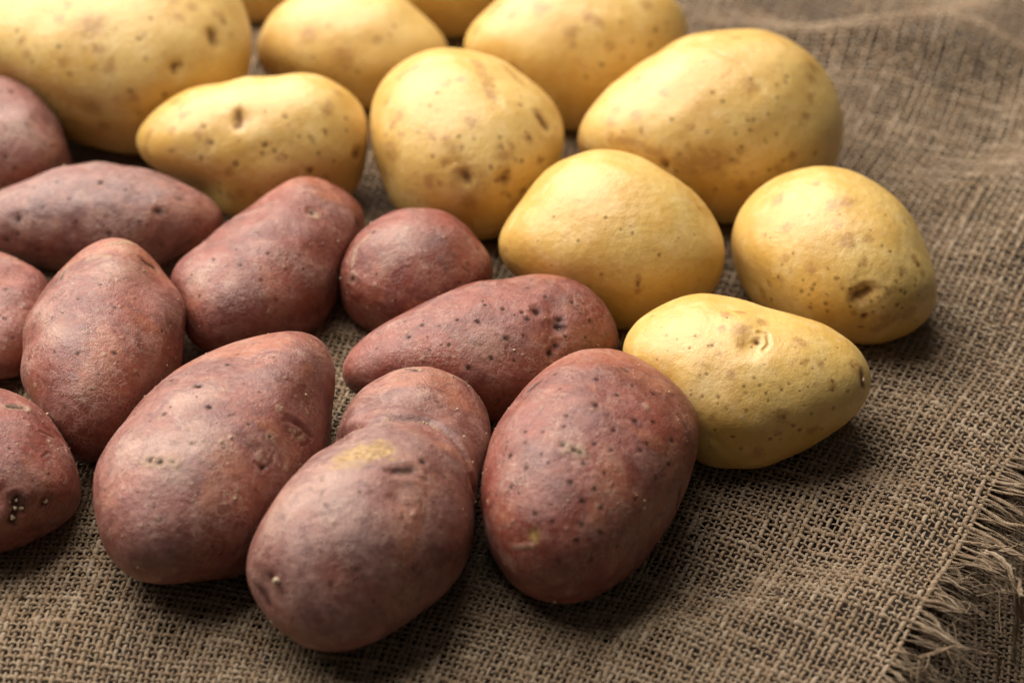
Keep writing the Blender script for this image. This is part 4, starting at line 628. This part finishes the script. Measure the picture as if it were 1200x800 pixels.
def potato(key, name, label, tone, dust, sub, group):
    s = SPUDS[key]; red = key[0] == 'R'
    D, F = SPH[sub]; co = np.array(s['sh'])/1e4
    r = np.exp(HARM[sub] @ co)
    X = D*r[:, None]
    seed = sum(map(ord, key))*7
    lump = wsum(X, waves(16, .010, .030, seed, 3)); small = wsum(X, waves(24, .0025, .007, seed+1, 3))
    ragged = wsum(X, waves(30, .0012, .0045, seed+2, 3))
    low = r*0 + s['at'][2] + X[:, 2]     # height over the cloth
    disp = .00022*lump*(1.0 if red else .8) + .00003*small
    at = {k: np.zeros(len(D)) for k in ('dark', 'tan', 'flesh', 'pale', 'brown')}
    Pt = lambda d: (lambda u: u*np.exp(harmonics(u[None]) @ co)[0])(np.array(d)/np.linalg.norm(d))
    for kind, R_, dirs in s['marks']:
        R_ *= 1e-3
        pts = [Pt(dirs[i:i+3]) for i in range(0, len(dirs), 3)]
        ds = np.full(len(X), 9.0)
        if len(pts) == 1: ds = np.linalg.norm(X - pts[0], axis=1)
        for p, q in zip(pts, pts[1:]):
            e = q-p; t = np.clip(((X-p) @ e)/(e @ e + 1e-12), 0, 1)
            ds = np.minimum(ds, np.linalg.norm(X - p - t[:, None]*e, axis=1))
        near = ds < R_*3 + .002
        dn = ds/R_ * (1 + .20*ragged)
        g = np.exp(-(ds/R_)**2)
        rag = smooth01(1.35 - dn)
        if kind == 'd':
            disp -= .16*R_*g*(1.0 if R_ < .004 else .5)
            disp += .05*R_*np.exp(-((ds/R_ - 1.5)/.5)**2)
            at['dark'] = np.maximum(at['dark'], (.90 if red else .80)*smooth01(1.3 - dn))
        elif kind == 'e':
            disp -= .36*R_*g + .20*R_*np.exp(-(ds/R_/2.2)**2); disp += .14*R_*np.exp(-((ds/R_ - 2.4)/.7)**2)
            at['dark'] = np.maximum(at['dark'], (.95 if len(pts) == 1 else .8)*smooth01(1.3 - dn*(1 + .25*small)))
            at['brown'] = np.maximum(at['brown'], .85*smooth01(1.35 - dn*.6))
        elif kind == 't':
            disp += .00012*rag*(1 + .3*ragged)
            at['tan'] = np.maximum(at['tan'], rag)
        elif kind == 'f':
            disp -= .00035*rag; at['flesh'] = np.maximum(at['flesh'], smooth01(1.5 - dn))
        elif kind == 'w':
            at['pale'] = np.maximum(at['pale'], .62*np.exp(-(ds/R_/1.1)**2))
        elif kind == 'b':
            at['brown'] = np.maximum(at['brown'], (.75 if not red else .6)*smooth01(1.45 - dn*.9))
        elif kind == 'g':
            disp -= .55*R_*np.exp(-(ds/R_)**2); disp += .15*R_*np.exp(-((ds/R_ - 2.0)/.8)**2)
            at['brown'] = np.maximum(at['brown'], .5*smooth01(1.2 - dn))
        elif kind == 's':
            disp -= .35*R_*np.exp(-(ds/R_)**2)
            at['tan'] = np.maximum(at['tan'], .55*smooth01(1.2 - dn)); at['dark'] = np.maximum(at['dark'], .35*smooth01(.8 - dn))
        elif kind == 'c':
            disp -= .0008*np.exp(-(ds/R_)**2)
        elif kind == 'h':
            disp -= .00125*np.exp(-(ds/R_)**2)
    r2 = r + disp
    X = D*r2[:, None]
    me = mesh_from_arrays(name, X, F)
    at['pale'] = np.clip(at['pale'] + dust, 0, 1)
    for k, v in at.items(): float_attr(me, k, v)
    float_attr(me, 'tone', np.clip(tone + .20*lump, 0, 1))
    o = link(name, me, RED if red else YELLOW, label=label, category='potato', group=group)
    o.location = s['at']
    for i, (nm, rad, d) in enumerate(s['bits']):
        d = np.array(d, float)/np.linalg.norm(d)
        k = int(np.argmax(D @ d))
        b = link(nm, blob(nm, rad*1e-3*(.9 if nm != 'soil_crumb' else .8), seed+i), BUD if nm != 'soil_crumb' else SOIL, o)
        b.location = D[k]*(r2[k] + rad*1e-3*(.45 if nm != 'soil_crumb' else .3))
    return o

def grains(key, o, count, seed):
    r = np.random.default_rng(seed); me = o.data
    V = np.zeros(len(me.vertices)*3, dtype=np.float32); me.vertices.foreach_get('co', V); V = V.reshape(-1, 3)
    up = np.where(V[:, 2] > -.004)[0]
    bm = bmesh.new()
    for i in r.choice(up, count):
        s = float(np.exp(r.normal(math.log(.00013), .45)))
        res = bmesh.ops.create_icosphere(bm, subdivisions=1, radius=s)
        c = V[i]*(1 + .3*s/np.linalg.norm(V[i]))
        for v in res['verts']: v.co = Vector(c) + v.co*float(r.uniform(.6, 1.3))
    g = bpy.data.meshes.new('soil_grains'); bm.to_mesh(g); bm.free()
    link('soil_grains', g, SOIL, o, kind='stuff')

GR, GY = 'red potatoes on the burlap', 'yellow potatoes on the burlap'
for row in (
    ('R11', 'smooth oval red potato dotted all over with small dark specks', .10, .02, 7),
    ('R10', 'two-lobed red potato with a pinched waist and a peeled yellow patch', .62, .10, 7),
    ('R8', 'long dusty red potato with rough scabs, beside the two-lobed potato', .28, .06, 7),
    ('R9', 'long red potato with black pits at its thick end, behind the two-lobed potato', .12, .02, 7),
    ('R4', 'small roundish red potato between the black-pitted red one and the spotted round yellow one', .12, .0, 7),
    ('R5', 'upright oval red potato with a cracked tan stem end', .16, .05, 7),
    ('R7', 'red potato with a cluster of tiny pale sprout buds', .25, .0, 7),
    ('R3', 'long red potato with a light smudge, between the tan-tipped and the small round red ones', .22, .03, 7),
    ('R2', 'long purplish grey red potato lying against the upright tan-tipped one', .85, .10, 6),
    ('R6', 'dark red potato wedged between the sprouting one and the purplish one', .20, .0, 6),
    ('R1', 'purplish pink potato behind the long purplish grey one, touching the biggest yellow potato', .60, .06, 6)):
    o = potato(row[0], 'red_potato', row[1], row[2], row[3], row[4], GR)
    grains(row[0], o, 170, len(row[1]))
for row in (
    ('Y9', 'yellow oval potato with a dimple on top and a brown eye at its narrow end', .0, 7),
    ('Y8', 'roundish yellow potato with speckled end and dark eye, on the open burlap', .0, 7),
    ('Y7', 'clean smooth yellow potato with few spots, among the speckled yellow ones', .0, 7),
    ('Y6', 'big egg-shaped yellow potato with a brown scuff low on its side', .12, 6),
    ('Y4', 'round upright yellow potato with brown scars and dark eyes', .08, 6),
    ('Y3', 'oblong yellow potato with freckles, between the biggest yellow potato and the scarred round one', .05, 6),
    ('Y1', 'biggest yellow potato, with two deep brown eyes', .14, 6),
    ('Y2', 'plain yellow potato behind the freckled oblong one', .14, 6),
    ('Y5', 'yellow potato with faint brown blotches behind the scarred round one', .05, 6),
    ('Y10', 'yellow potato mostly hidden behind the biggest one and the plain one', .05, 6),
    ('Y11', 'yellow potato mostly hidden behind the plain one and the blotchy one', .05, 6)):
    potato(row[0], 'yellow_potato', row[1], .0, row[2], row[3], GY)
